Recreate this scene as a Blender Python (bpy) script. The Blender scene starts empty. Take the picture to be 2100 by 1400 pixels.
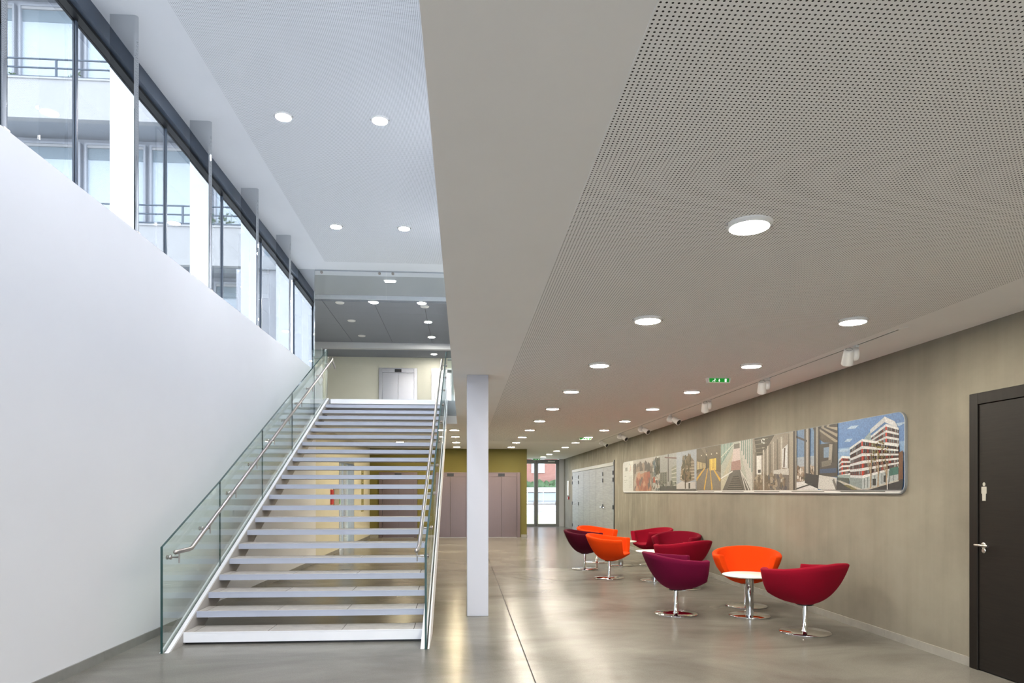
import bpy, bmesh, math, random
from mathutils import Vector, Matrix
random.seed(7)
PI = math.pi
scene = bpy.context.scene
C = scene.collection

# ------------------------------------------------------------------ camera, sky, exposure
YAW = math.atan2(100, 1400)
CS, SN = math.cos(YAW), math.sin(YAW)
CAM_H = 1.5
cam_d = bpy.data.cameras.new('camera')
cam_d.sensor_width = 36.0
cam_d.lens = 24.0
cam_d.shift_y = 308 / 2100
cam_d.clip_start = 0.05
cam_d.clip_end = 400
cam = bpy.data.objects.new('camera', cam_d)
cam.location = (0, 0, CAM_H)
cam.rotation_euler = (PI / 2, 0, -YAW)
C.objects.link(cam)
scene.camera = cam

world = bpy.data.worlds.new('overcast_sky')
scene.world = world
world.use_nodes = True
bg = world.node_tree.nodes['Background']
bg.inputs[0].default_value = (0.83, 0.90, 1.0, 1)
bg.inputs[1].default_value = 3.0

vs = scene.view_settings
vs.view_transform = 'Standard'
vs.look = 'None'
vs.exposure = 1.80
vs.gamma = 1.0
vs.use_curve_mapping = False

LAMP_LOW = 98.0      # radiance of the downlights in the low ceiling
LAMP_HIGH = 140.0     # and in the high ceiling
LAMP_LOBBY = 170.0


def portal(name, loc, rot, sx, sy):
    d = bpy.data.lights.new(name, 'AREA')
    d.shape = 'RECTANGLE'
    d.size, d.size_y = sx, sy
    d.cycles.is_portal = True
    o = bpy.data.objects.new(name, d)
    o.location = loc
    o.rotation_euler = rot
    C.objects.link(o)
    return o


BACKY = -4.5
portal('daylight_portal_courtyard', (-3.75, 5.0, 5.05), (0, -PI / 2, 0), 2.0, 19.5)
portal('daylight_portal_entrance_hall', (-1.65, BACKY - 0.1, 3.05), (PI / 2, 0, 0), 3.0, 6.1)
portal('daylight_portal_entrance', (2.1, BACKY - 0.1, 1.45), (PI / 2, 0, 0), 4.4, 2.9)
portal('daylight_portal_end', (3.1, 29.5, 1.45), (-PI / 2, 0, 0), 2.2, 2.9)

# ------------------------------------------------------------------ helpers


def YD(d, X):
    """world Y of a point at camera depth d and world X"""
    return (d - X * SN) / CS


def LX(Y):
    return -3.185 + 0.0095 * (Y - 6.97)


def tag(o, label=None, cat=None, group=None, kind=None):
    if label:
        o['label'] = label
    if cat:
        o['category'] = cat
    if group:
        o['group'] = group
    if kind:
        o['kind'] = kind
    return o


def empty(name, loc=(0, 0, 0), rz=0.0, label=None, cat=None, group=None, kind=None):
    o = bpy.data.objects.new(name, None)
    o.empty_display_size = 0.1
    o.location = loc
    o.rotation_euler = (0, 0, rz)
    C.objects.link(o)
    return tag(o, label, cat, group, kind)


class MB:
    """collects boxes, tubes, prisms into one mesh"""

    def __init__(self):
        self.v, self.f, self.mi = [], [], []
        self.smooth = []

    def add(self, vs_, fs_, smooth=False, m=0):
        n = len(self.v)
        self.v += [tuple(p) for p in vs_]
        for f in fs_:
            self.f.append([i + n for i in f])
            self.smooth.append(smooth)
            self.mi.append(m)
        return self

    def box(self, x0, x1, y0, y1, z0, z1, m=0, fn=None):
        if x0 > x1: x0, x1 = x1, x0
        if y0 > y1: y0, y1 = y1, y0
        if z0 > z1: z0, z1 = z1, z0
        p = [(x0, y0, z0), (x1, y0, z0), (x1, y1, z0), (x0, y1, z0), (x0, y0, z1), (x1, y0, z1), (x1, y1, z1), (x0, y1, z1)]
        if fn:
            p = [fn(*q) for q in p]
        return self.add(p, [(0, 3, 2, 1), (4, 5, 6, 7), (0, 1, 5, 4), (1, 2, 6, 5), (2, 3, 7, 6), (3, 0, 4, 7)], m=m)

    def quad(self, pts, m=0):
        return self.add(pts, [tuple(range(len(pts)))], m=m)

    def tube(self, pts, r, n=12, caps=True, m=0):
        pts = [Vector(p) for p in pts]
        rs = r if isinstance(r, (list, tuple)) else [r] * len(pts)
        vs_, fs_ = [], []
        up = None
        for i, p in enumerate(pts):
            if i == 0:
                t = pts[1] - pts[0]
            elif i == len(pts) - 1:
                t = pts[-1] - pts[-2]
            else:
                t = (pts[i + 1] - p).normalized() + (p - pts[i - 1]).normalized()
            t.normalize()
            if up is None:
                up = Vector((0, 0, 1)) if abs(t.z) < 0.9 else Vector((1, 0, 0))
            a = t.cross(up).normalized()
            b = a.cross(t).normalized()
            sc = 1.0
            if 0 < i < len(pts) - 1:
                ca = (pts[i + 1] - p).normalized().dot(t)
                sc = 1 / max(ca, 0.5)
            d_in = (a * 0)
            for j in range(n):
                an = 2 * PI * j / n
                off = a * math.cos(an) + b * math.sin(an)
                vs_.append(p + off * rs[i] * (1 if sc == 1 else (1 + (sc - 1) * abs(math.sin(an)))))
            up = b
        for i in range(len(pts) - 1):
            for j in range(n):
                k = (j + 1) % n
                fs_.append((i * n + j, i * n + k, (i + 1) * n + k, (i + 1) * n + j))
        self.add(vs_, fs_, smooth=True, m=m)
        if caps:
            self.add(vs_[:n], [tuple(range(n - 1, -1, -1))], m=m) if True else None
            self.add(vs_[-n:], [tuple(range(n))], m=m)
        return self

    def lathe(self, prof, n=32, axis=None, origin=(0, 0, 0), m=0, caps=True):
        """prof: (r, z) list revolved round local z; axis rotates local z to a direction"""
        R = Matrix.Identity(3)
        if axis is not None:
            R = Vector((0, 0, 1)).rotation_difference(Vector(axis)).to_matrix()
        O = Vector(origin)
        vs_, fs_ = [], []
        for (r, z) in prof:
            for j in range(n):
                a = 2 * PI * j / n
                vs_.append(O + R @ Vector((r * math.cos(a), r * math.sin(a), z)))
        for i in range(len(prof) - 1):
            for j in range(n):
                k = (j + 1) % n
                fs_.append((i * n + j, i * n + k, (i + 1) * n + k, (i + 1) * n + j))
        self.add(vs_, fs_, smooth=True, m=m)
        if caps and prof[0][0] > 1e-6:
            self.add(vs_[:n], [tuple(range(n - 1, -1, -1))], m=m)
        if caps and prof[-1][0] > 1e-6:
            self.add(vs_[-n:], [tuple(range(n))], m=m)
        return self

    def prism(self, poly, z0, z1, fn=None, m=0):
        """poly (a,b) list extruded between z0, z1; fn maps (a,b,z) to world"""
        fn = fn or (lambda a, b, z: (a, b, z))
        n = len(poly)
        vs_ = [fn(a, b, z0) for a, b in poly] + [fn(a, b, z1) for a, b in poly]
        fs_ = [tuple(range(n - 1, -1, -1)), tuple(range(n, 2 * n))]
        fs_ += [(i, (i + 1) % n, n + (i + 1) % n, n + i) for i in range(n)]
        return self.add(vs_, fs_, m=m)

    def mesh(self, name, mats, fix=True):
        me = bpy.data.meshes.new(name)
        me.from_pydata(self.v, [], self.f)
        for i, p in enumerate(me.polygons):
            p.use_smooth = self.smooth[i]
            p.material_index = self.mi[i]
        for mt in (mats if isinstance(mats, (list, tuple)) else [mats]):
            me.materials.append(mt)
        if fix:
            bm = bmesh.new()
            bm.from_mesh(me)
            bmesh.ops.recalc_face_normals(bm, faces=bm.faces)
            bm.to_mesh(me)
            bm.free()
        me.update()
        return me

    def build(self, name, mats, parent=None, bevel=0.0, fix=True, seg=2):
        me = self.mesh(name, mats, fix)
        o = bpy.data.objects.new(name, me)
        C.objects.link(o)
        if parent:
            o.parent = parent
        if bevel > 0:
            b = o.modifiers.new('bevel', 'BEVEL')
            b.width = bevel
            b.segments = seg
            b.limit_method = 'ANGLE'
            b.angle_limit = math.radians(40)
        return o


def link_copy(src, parent, loc=None):
    o = src.copy()
    C.objects.link(o)
    o.parent = parent
    if loc is not None:
        o.location = loc
    return o


def copy_tree(root, loc, rz=None):
    r = root.copy()
    C.objects.link(r)
    r.location = loc
    if rz is not None:
        r.rotation_euler = (0, 0, rz)
    for ch in root.children:
        c = ch.copy(); C.objects.link(c); c.parent = r
        for g in ch.children:
            d = g.copy(); C.objects.link(d); d.parent = c
    return r


def sbox(name, x0, x1, y0, y1, z0, z1, m, parent=None, kind='structure', bevel=0.0, fn=None):
    o = MB().box(x0, x1, y0, y1, z0, z1, fn=fn).build(name, m, parent, bevel)
    if parent is None and kind:
        o['kind'] = kind
    return o


# ------------------------------------------------------------------ materials
def new_mat(name):
    m = bpy.data.materials.new(name)
    m.use_nodes = True
    nt = m.node_tree
    return m, nt, nt.nodes['Principled BSDF']


def N(nt, typ, **kw):
    n = nt.nodes.new(typ)
    for k, v in kw.items():
        setattr(n, k, v)
    return n


def noise_col(nt, scale, detail, c0, c1, p0=0.3, p1=0.7, vec=None, rough=0.6, dist=0.0):
    nz = N(nt, 'ShaderNodeTexNoise')
    nz.inputs['Scale'].default_value = scale
    nz.inputs['Detail'].default_value = detail
    nz.inputs['Roughness'].default_value = rough
    nz.inputs['Distortion'].default_value = dist
    if vec is not None:
        nt.links.new(vec, nz.inputs['Vector'])
    r = N(nt, 'ShaderNodeValToRGB')
    r.color_ramp.elements[0].position = p0
    r.color_ramp.elements[0].color = (*c0, 1)
    r.color_ramp.elements[1].position = p1
    r.color_ramp.elements[1].color = (*c1, 1)
    nt.links.new(nz.outputs['Fac'], r.inputs['Fac'])
    return r.outputs['Color'], nz.outputs['Fac']


def coords(nt, scale=(1, 1, 1)):
    tc = N(nt, 'ShaderNodeTexCoord')
    mp = N(nt, 'ShaderNodeMapping')
    mp.inputs['Scale'].default_value = scale
    nt.links.new(tc.outputs['Object'], mp.inputs['Vector'])
    return mp.outputs['Vector']


def paint(name, col, rough=0.6, var=0.03, scale=3.0, spec=0.5, metal=0.0, bump=0.0, bscale=200.0):
    m, nt, b = new_mat(name)
    c0 = tuple(max(0, c * (1 - var)) for c in col)
    c1 = tuple(min(1, c * (1 + var)) for c in col)
    co, _ = noise_col(nt, scale, 3, c0, c1, vec=coords(nt))
    nt.links.new(co, b.inputs['Base Color'])
    b.inputs['Roughness'].default_value = rough
    b.inputs['Metallic'].default_value = metal
    b.inputs['Specular IOR Level'].default_value = spec
    if bump > 0:
        nz = N(nt, 'ShaderNodeTexNoise')
        nz.inputs['Scale'].default_value = bscale
        nz.inputs['Detail'].default_value = 2
        nt.links.new(coords(nt), nz.inputs['Vector'])
        bp = N(nt, 'ShaderNodeBump')
        bp.inputs['Strength'].default_value = bump
        bp.inputs['Distance'].default_value = 0.01
        nt.links.new(nz.outputs['Fac'], bp.inputs['Height'])
        nt.links.new(bp.outputs['Normal'], b.inputs['Normal'])
    return m


def glass(name, tint, refl=1.0, rough=0.0):
    """flat architectural glass: tinted straight transmission plus fresnel mirror"""
    m, nt, b = new_mat(name)
    nt.nodes.remove(b)
    out = nt.nodes['Material Output']
    tr = N(nt, 'ShaderNodeBsdfTransparent')
    tr.inputs[0].default_value = (*tint, 1)
    gl = N(nt, 'ShaderNodeBsdfGlossy')
    gl.inputs['Roughness'].default_value = rough
    gl.inputs['Color'].default_value = (1, 1, 1, 1)
    # Schlick fresnel, the same from both sides of the sheet
    ge = N(nt, 'ShaderNodeNewGeometry')
    dt = N(nt, 'ShaderNodeVectorMath', operation='DOT_PRODUCT')
    nt.links.new(ge.outputs['Incoming'], dt.inputs[0])
    nt.links.new(ge.outputs['Normal'], dt.inputs[1])
    ab = N(nt, 'ShaderNodeMath', operation='ABSOLUTE')
    nt.links.new(dt.outputs['Value'], ab.inputs[0])
    om = N(nt, 'ShaderNodeMath', operation='SUBTRACT')
    om.inputs[0].default_value = 1.0
    nt.links.new(ab.outputs[0], om.inputs[1])
    pw5 = N(nt, 'ShaderNodeMath', operation='POWER')
    nt.links.new(om.outputs[0], pw5.inputs[0])
    pw5.inputs[1].default_value = 5.0
    ma = N(nt, 'ShaderNodeMath', operation='MULTIPLY_ADD')
    nt.links.new(pw5.outputs[0], ma.inputs[0])
    ma.inputs[1].default_value = 0.96
    ma.inputs[2].default_value = 0.04
    mu = N(nt, 'ShaderNodeMath', operation='MULTIPLY')
    mu.inputs[1].default_value = refl
    mu.use_clamp = True
    nt.links.new(ma.outputs[0], mu.inputs[0])
    mx = N(nt, 'ShaderNodeMixShader')
    nt.links.new(mu.outputs[0], mx.inputs[0])
    nt.links.new(tr.outputs[0], mx.inputs[1])
    nt.links.new(gl.outputs[0], mx.inputs[2])
    nt.links.new(mx.outputs[0], out.inputs[0])
    return m


def emit(name, col, strength):
    m, nt, b = new_mat(name)
    b.inputs['Base Color'].default_value = (0.9, 0.9, 0.9, 1)
    b.inputs['Emission Color'].default_value = (*col, 1)
    b.inputs['Emission Strength'].default_value = strength
    return m


def perforated(name, col, x0, hole):
    """8/18 perforated plasterboard: round holes on a square grid"""
    m, nt, b = new_mat(name)
    tc = N(nt, 'ShaderNodeTexCoord')
    sp = N(nt, 'ShaderNodeSeparateXYZ')
    nt.links.new(tc.outputs['Object'], sp.inputs[0])
    p = 0.0181

    def cell(sock, off):
        a = N(nt, 'ShaderNodeMath', operation='SUBTRACT')
        nt.links.new(sock, a.inputs[0]); a.inputs[1].default_value = off
        d = N(nt, 'ShaderNodeMath', operation='DIVIDE')
        nt.links.new(a.outputs[0], d.inputs[0]); d.inputs[1].default_value = p
        f = N(nt, 'ShaderNodeMath', operation='FRACT')
        nt.links.new(d.outputs[0], f.inputs[0])
        s = N(nt, 'ShaderNodeMath', operation='SUBTRACT')
        nt.links.new(f.outputs[0], s.inputs[0]); s.inputs[1].default_value = 0.5
        q = N(nt, 'ShaderNodeMath', operation='MULTIPLY')
        nt.links.new(s.outputs[0], q.inputs[0]); nt.links.new(s.outputs[0], q.inputs[1])
        return q.outputs[0]
    ad = N(nt, 'ShaderNodeMath', operation='ADD')
    nt.links.new(cell(sp.outputs[0], x0), ad.inputs[0])
    nt.links.new(cell(sp.outputs[1], 0.0), ad.inputs[1])
    lt = N(nt, 'ShaderNodeMath', operation='LESS_THAN')
    nt.links.new(ad.outputs[0], lt.inputs[0]); lt.inputs[1].default_value = 0.215 ** 2
    mx = N(nt, 'ShaderNodeMix', data_type='RGBA')
    nt.links.new(lt.outputs[0], mx.inputs[0])
    mx.inputs[6].default_value = (*col, 1)
    mx.inputs[7].default_value = (*hole, 1)
    nt.links.new(mx.outputs[2], b.inputs['Base Color'])
    b.inputs['Roughness'].default_value = 0.8
    b.inputs['Specular IOR Level'].default_value = 0.2
    return m


def wood_mat(name, c0, c1, sc, rough=0.45):
    m, nt, b = new_mat(name)
    co, fac = noise_col(nt, 1.0, 5, c0, c1, 0.3, 0.7, vec=coords(nt, sc))
    nt.links.new(co, b.inputs['Base Color'])
    b.inputs['Roughness'].default_value = rough
    b.inputs['Specular IOR Level'].default_value = 0.25
    bp = N(nt, 'ShaderNodeBump')
    bp.inputs['Strength'].default_value = 0.08
    nt.links.new(fac, bp.inputs['Height'])
    nt.links.new(bp.outputs['Normal'], b.inputs['Normal'])
    return m


def steel(name, col, rough, sc=(1, 1, 1), amp=0.0, aniso=0.0):
    m, nt, b = new_mat(name)
    b.inputs['Metallic'].default_value = 1.0
    c0 = tuple(c * 0.92 for c in col)
    co, fac = noise_col(nt, 1.0, 4, c0, col, 0.3, 0.7, vec=coords(nt, sc))
    nt.links.new(co, b.inputs['Base Color'])
    b.inputs['Roughness'].default_value = rough
    if aniso:
        b.inputs['Anisotropic'].default_value = aniso
    if amp > 0:
        nz = N(nt, 'ShaderNodeTexNoise')
        nz.inputs['Scale'].default_value = 1.3
        nt.links.new(coords(nt, (1, 1, 0.5)), nz.inputs['Vector'])
        bp = N(nt, 'ShaderNodeBump')
        bp.inputs['Strength'].default_value = amp
        bp.inputs['Distance'].default_value = 0.01
        nt.links.new(nz.outputs['Fac'], bp.inputs['Height'])
        nt.links.new(bp.outputs['Normal'], b.inputs['Normal'])
    return m


def concrete_wall_mat():
    m, nt, b = new_mat('fair_faced_concrete')
    v1 = coords(nt, (1, 0.35, 0.5))
    c1, f1 = noise_col(nt, 1.4, 8, (0.175, 0.157, 0.124), (0.305, 0.278, 0.222), 0.25, 0.78, vec=v1, rough=0.62)
    v2 = coords(nt, (1, 3.0, 0.25))
    c2, f2 = noise_col(nt, 1.6, 6, (0.93, 0.925, 0.91), (1.04, 1.04, 1.04), 0.33, 0.66, vec=v2)
    mx = N(nt, 'ShaderNodeMix', data_type='RGBA', blend_type='MULTIPLY')
    mx.inputs[0].default_value = 1.0
    nt.links.new(c1, mx.inputs[6]); nt.links.new(c2, mx.inputs[7])
    # lime runs in the rough far bay of the wall, below the ceiling
    v3 = coords(nt, (1, 5.0, 0.8))
    c3, f3 = noise_col(nt, 1.7, 7, (0, 0, 0), (1, 1, 1), 0.52, 0.66, vec=v3, rough=0.7)
    tc = N(nt, 'ShaderNodeTexCoord')
    sp = N(nt, 'ShaderNodeSeparateXYZ')
    nt.links.new(tc.outputs['Object'], sp.inputs[0])
    mr = N(nt, 'ShaderNodeMapRange')
    mr.inputs['From Min'].default_value = 12.0; mr.inputs['From Max'].default_value = 19.0
    mr.inputs['To Min'].default_value = 0.0; mr.inputs['To Max'].default_value = 0.45
    nt.links.new(sp.outputs[1], mr.inputs['Value'])
    mu = N(nt, 'ShaderNodeMath', operation='MULTIPLY')
    nt.links.new(c3, mu.inputs[0]); nt.links.new(mr.outputs[0], mu.inputs[1])
    mx2 = N(nt, 'ShaderNodeMix', data_type='RGBA')
    nt.links.new(mu.outputs[0], mx2.inputs[0])
    nt.links.new(mx.outputs[2], mx2.inputs[6])
    mx2.inputs[7].default_value = (0.48, 0.455, 0.36, 1)
    nt.links.new(mx2.outputs[2], b.inputs['Base Color'])
    b.inputs['Roughness'].default_value = 0.75
    b.inputs['Specular IOR Level'].default_value = 0.25
    bp = N(nt, 'ShaderNodeBump')
    bp.inputs['Strength'].default_value = 0.15
    nt.links.new(f1, bp.inputs['Height'])
    nt.links.new(bp.outputs['Normal'], b.inputs['Normal'])
    return m


def floor_mat():
    m, nt, b = new_mat('polished_concrete')
    v = coords(nt, (0.55, 1.0, 1))
    c1, f1 = noise_col(nt, 0.9, 9, (0.110, 0.104, 0.090), (0.232, 0.222, 0.197), 0.30, 0.72, vec=v, rough=0.62, dist=0.6)
    c2, f2 = noise_col(nt, 90.0, 4, (0.86, 0.86, 0.86), (1.08, 1.08, 1.08), 0.3, 0.7, vec=coords(nt))
    mx = N(nt, 'ShaderNodeMix', data_type='RGBA', blend_type='MULTIPLY')
    mx.inputs[0].default_value = 1.0
    nt.links.new(c1, mx.inputs[6]); nt.links.new(c2, mx.inputs[7])
    nt.links.new(mx.outputs[2], b.inputs['Base Color'])
    b.inputs['Roughness'].default_value = 0.215
    b.inputs['Specular IOR Level'].default_value = 0.065
    nz = N(nt, 'ShaderNodeTexNoise')
    nz.inputs['Scale'].default_value = 2.2
    nz.inputs['Detail'].default_value = 1
    nt.links.new(coords(nt, (1, 1, 1)), nz.inputs['Vector'])
    bp = N(nt, 'ShaderNodeBump')
    bp.inputs['Strength'].default_value = 0.05
    bp.inputs['Distance'].default_value = 0.02
    nt.links.new(nz.outputs['Fac'], bp.inputs['Height'])
    nt.links.new(bp.outputs['Normal'], b.inputs['Normal'])
    return m


def fabric(name, col):
    m, nt, b = new_mat(name)
    co, fac = noise_col(nt, 320.0, 2, tuple(c * 0.86 for c in col), tuple(min(1, c * 1.1) for c in col), vec=coords(nt))
    nt.links.new(co, b.inputs['Base Color'])
    b.inputs['Roughness'].default_value = 0.9
    b.inputs['Specular IOR Level'].default_value = 0.1
    b.inputs['Sheen Weight'].default_value = 0.12
    b.inputs['Sheen Tint'].default_value = (*[min(1, c * 1.5 + 0.02) for c in col], 1)
    bp = N(nt, 'ShaderNodeBump')
    bp.inputs['Strength'].default_value = 0.15
    bp.inputs['Distance'].default_value = 0.002
    nt.links.new(fac, bp.inputs['Height'])
    nt.links.new(bp.outputs['Normal'], b.inputs['Normal'])
    return m


def brick_mat(name):
    m, nt, b = new_mat(name)
    bt = N(nt, 'ShaderNodeTexBrick')
    bt.inputs['Color1'].default_value = (0.30, 0.135, 0.10, 1)
    bt.inputs['Color2'].default_value = (0.26, 0.11, 0.085, 1)
    bt.inputs['Mortar'].default_value = (0.22, 0.15, 0.13, 1)
    bt.inputs['Scale'].default_value = 4.0
    tc = N(nt, 'ShaderNodeTexCoord')
    mp = N(nt, 'ShaderNodeMapping')
    mp.inputs['Rotation'].default_value = (PI / 2, 0, 0)
    nt.links.new(tc.outputs['Object'], mp.inputs['Vector'])
    nt.links.new(mp.outputs['Vector'], bt.inputs['Vector'])
    nt.links.new(bt.outputs['Color'], b.inputs['Base Color'])
    b.inputs['Roughness'].default_value = 0.9
    return m


def vcol_mat(name):
    m, nt, b = new_mat(name)
    at = N(nt, 'ShaderNodeVertexColor')
    at.layer_name = 'ink'
    nz = N(nt, 'ShaderNodeTexNoise')
    nz.inputs['Scale'].default_value = 60
    nz.inputs['Detail'].default_value = 4
    nt.links.new(coords(nt), nz.inputs['Vector'])
    r = N(nt, 'ShaderNodeMapRange')
    r.inputs['From Min'].default_value = 0.3; r.inputs['From Max'].default_value = 0.7
    r.inputs['To Min'].default_value = 0.50; r.inputs['To Max'].default_value = 0.80
    nt.links.new(nz.outputs['Fac'], r.inputs['Value'])
    mx = N(nt, 'ShaderNodeMix', data_type='RGBA', blend_type='MULTIPLY')
    mx.inputs[0].default_value = 1.0
    nt.links.new(at.outputs['Color'], mx.inputs[6]); nt.links.new(r.outputs[0], mx.inputs[7])
    nt.links.new(mx.outputs[2], b.inputs['Base Color'])
    b.inputs['Roughness'].default_value = 0.45
    return m


M = {}
M['white_wall'] = paint('white_wall_paint', (0.645, 0.66, 0.695), 0.7, 0.012, 1.2, 0.3)
M['warm_lit_wall'] = paint('warm_lit_wall_paint', (0.55, 0.53, 0.44), 0.7, 0.02, 1.5, 0.3)  # the same white paint, with the warm lamplight put into its colour
M['olive_wall'] = paint('olive_wall_paint', (0.15, 0.128, 0.033), 0.7, 0.02, 1.5, 0.3)
M['pale_wall'] = paint('pale_lobby_paint', (0.73, 0.72, 0.62), 0.7, 0.02, 1.5, 0.3)
M['ceil_white'] = paint('white_plaster', (0.80, 0.82, 0.85), 0.8, 0.01, 2.0, 0.2)
M['ceil_low'] = paint('low_ceiling_plaster', (0.86, 0.85, 0.84), 0.8, 0.012, 2.0, 0.2)
M['perf_low'] = perforated('perforated_board_low', (0.88, 0.87, 0.86), 0.575, (0.03, 0.028, 0.025))
M['perf_high'] = perforated('perforated_board_high', (0.80, 0.82, 0.85), -2.79, (0.12, 0.13, 0.15))
M['concrete'] = concrete_wall_mat()
M['floor'] = floor_mat()
M['joint'] = paint('joint_filler', (0.05, 0.045, 0.04), 0.9)
M['skirt'] = paint('grey_skirting_tile', (0.21, 0.21, 0.20), 0.5, 0.08, 8)
M['skirt_r'] = paint('grey_skirting_tile_warm', (0.30, 0.285, 0.25), 0.5, 0.08, 8)
M['tread_paint'] = paint('grey_lilac_step_paint', (0.42, 0.445, 0.53), 0.45, 0.03, 2)
M['tread_white'] = paint('white_step_paint', (0.85, 0.85, 0.87), 0.45, 0.02, 2)
M['tread_tile'] = paint('beige_step_tile', (0.34, 0.315, 0.285), 0.6, 0.10, 14)
M['stringer'] = paint('stringer_paint', (0.36, 0.345, 0.335), 0.5, 0.03, 2)
M['stringer_cap'] = paint('stringer_cap_paint', (0.72, 0.72, 0.74), 0.4, 0.02, 2)
M['stair_glass'] = glass('stair_glass', (0.925, 0.97, 0.945), 0.9)
M['glass_edge'] = paint('glass_cut_edge', (0.02, 0.06, 0.055), 0.1, 0.05, 2)
M['win_glass'] = glass('solar_window_glass', (0.525, 0.535, 0.545), 1.0)
M['entrance_glass'] = glass('tinted_entrance_glass', (0.75, 0.77, 0.79), 1.0)
M['clear_glass'] = glass('clear_window_glass', (0.93, 0.96, 0.96), 1.0)
M['curtain_glass'] = glass('smoke_curtain_glass', (0.92, 0.94, 0.955), 1.0)
M['frame_dark'] = paint('anthracite_window_frame', (0.062, 0.083, 0.118), 0.35, 0.05, 4)
M['frame_grey'] = paint('grey_door_frame', (0.22, 0.23, 0.23), 0.4, 0.04, 4)
M['mirror'] = steel('mirror_polished_steel', (0.62, 0.64, 0.66), 0.015, (1, 1, 1))
M['mirror_wavy'] = steel('mirror_polished_steel_wavy', (0.62, 0.64, 0.66), 0.015, (1, 1, 1), amp=0.10)
M['chrome'] = steel('chrome', (0.80, 0.80, 0.80), 0.06)
M['satin'] = steel('satin_steel', (0.40, 0.37, 0.35), 0.28)
M['handle_steel'] = steel('bright_handle_steel', (0.78, 0.75, 0.70), 0.22)
M['pictogram'] = paint('matt_pictogram', (0.42, 0.40, 0.35), 0.6, 0.02, 4)
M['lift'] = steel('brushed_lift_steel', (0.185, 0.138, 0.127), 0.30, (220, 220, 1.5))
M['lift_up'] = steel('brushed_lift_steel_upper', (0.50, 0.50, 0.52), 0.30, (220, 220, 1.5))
M['black'] = paint('black_plastic', (0.012, 0.012, 0.012), 0.3, 0.1, 4)
M['white_plastic'] = paint('white_plastic', (0.78, 0.77, 0.74), 0.4, 0.02, 4)
M['white_enamel'] = paint('white_enamel', (0.84, 0.84, 0.83), 0.35, 0.02, 4)
M['column'] = paint('white_column_paint', (0.555, 0.565, 0.625), 0.55, 0.015, 2)
M['door_dark'] = wood_mat('wenge_veneer', (0.009, 0.0072, 0.006), (0.016, 0.013, 0.0108), (40, 3, 60))
M['frame_wenge'] = wood_mat('wenge_frame', (0.008, 0.0063, 0.005), (0.013, 0.0105, 0.0086), (40, 40, 3))
M['door_grey'] = wood_mat('grey_oak_veneer', (0.23, 0.235, 0.225), (0.33, 0.335, 0.32), (20, 2.0, 30))
M['door_head_grey'] = paint('pale_grey_lintel', (0.42, 0.42, 0.40), 0.5, 0.03, 4)
M['tile_dark'] = paint('lobby_ceiling_tile', (0.27, 0.29, 0.335), 0.8, 0.03, 60)
M['tile_joint'] = paint('lobby_ceiling_joint', (0.12, 0.12, 0.13), 0.8)
M['lobby_grey'] = paint('lobby_grey_plaster', (0.46, 0.48, 0.50), 0.8, 0.02, 3)
M['lamp_low'] = emit('warm_downlight_diffuser', (1.0, 0.91, 0.765), LAMP_LOW)
M['lamp_warm'] = emit('warm_white_downlight_diffuser', (1.0, 0.83, 0.52), LAMP_LOW * 0.78)
M['lamp_high'] = emit('neutral_downlight_diffuser', (0.96, 0.97, 1.0), LAMP_HIGH)
M['lamp_lobby'] = emit('lobby_downlight_diffuser', (1.0, 0.95, 0.86), LAMP_LOBBY)
M['lamp_bay'] = emit('lift_bay_diffuser', (1.0, 0.94, 0.84), 42.0)
M['green'] = emit('exit_sign_green', (0.0, 0.32, 0.02), 0.16)
M['green'].node_tree.nodes['Principled BSDF'].inputs['Base Color'].default_value = (0.0, 0.16, 0.012, 1)
M['sign_white'] = emit('exit_sign_white', (1.0, 1.0, 1.0), 0.25)
M['facade'] = paint('white_render', (0.52, 0.52, 0.52), 0.8, 0.02, 1)
M['facade_grey'] = paint('grey_soffit', (0.40, 0.42, 0.45), 0.8, 0.02, 1)
M['facade_frame'] = paint('grey_aluminium', (0.44, 0.46, 0.50), 0.5, 0.02, 1)
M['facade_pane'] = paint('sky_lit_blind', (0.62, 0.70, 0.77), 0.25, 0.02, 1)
M['facade_blind'] = paint('grey_roller_blind', (0.28, 0.34, 0.38), 0.5, 0.02, 1)
M['rail_blue'] = paint('blue_grey_rail', (0.10, 0.13, 0.17), 0.5, 0.02, 1)
M['leaf'] = paint('leaf_green', (0.08, 0.14, 0.06), 0.6, 0.3, 30)
M['ground'] = paint('courtyard_paving', (0.45, 0.44, 0.42), 0.8, 0.05, 2)
M['lawn'] = paint('pale_lawn', (0.42, 0.45, 0.20), 0.9, 0.1, 2)
M['brick'] = brick_mat('red_brick')
M['table_white'] = paint('white_laminate', (0.84, 0.83, 0.79), 0.35, 0.01, 3)
M['ink'] = vcol_mat('printed_ink')
M['print_base'] = paint('print_white', (0.56, 0.56, 0.54), 0.45, 0.01, 3)
M['red_box'] = paint('red_alarm', (0.45, 0.03, 0.03), 0.4)
M['green_box'] = paint('green_release', (0.05, 0.25, 0.06), 0.4)
M['sign_ink'] = paint('sign_ink', (0.05, 0.05, 0.03), 0.6)
M['sign_strip'] = paint('sign_strip', (0.30, 0.27, 0.11), 0.6)
M['rope'] = paint('beige_rope', (0.45, 0.43, 0.33), 0.8, 0.1, 50)

CL = 2.91     # low ceiling
CH = 6.17     # high ceiling
UF = 3.39     # upper floor
XR = 4.35     # right wall
XB = -0.126   # edge of the bulkhead over the hall
YL = 14.16    # edge of the landing
YW = 22.5     # lift wall
YE = 29.35    # glazed end
XK = 2.10     # right end of the lift wall

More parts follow.
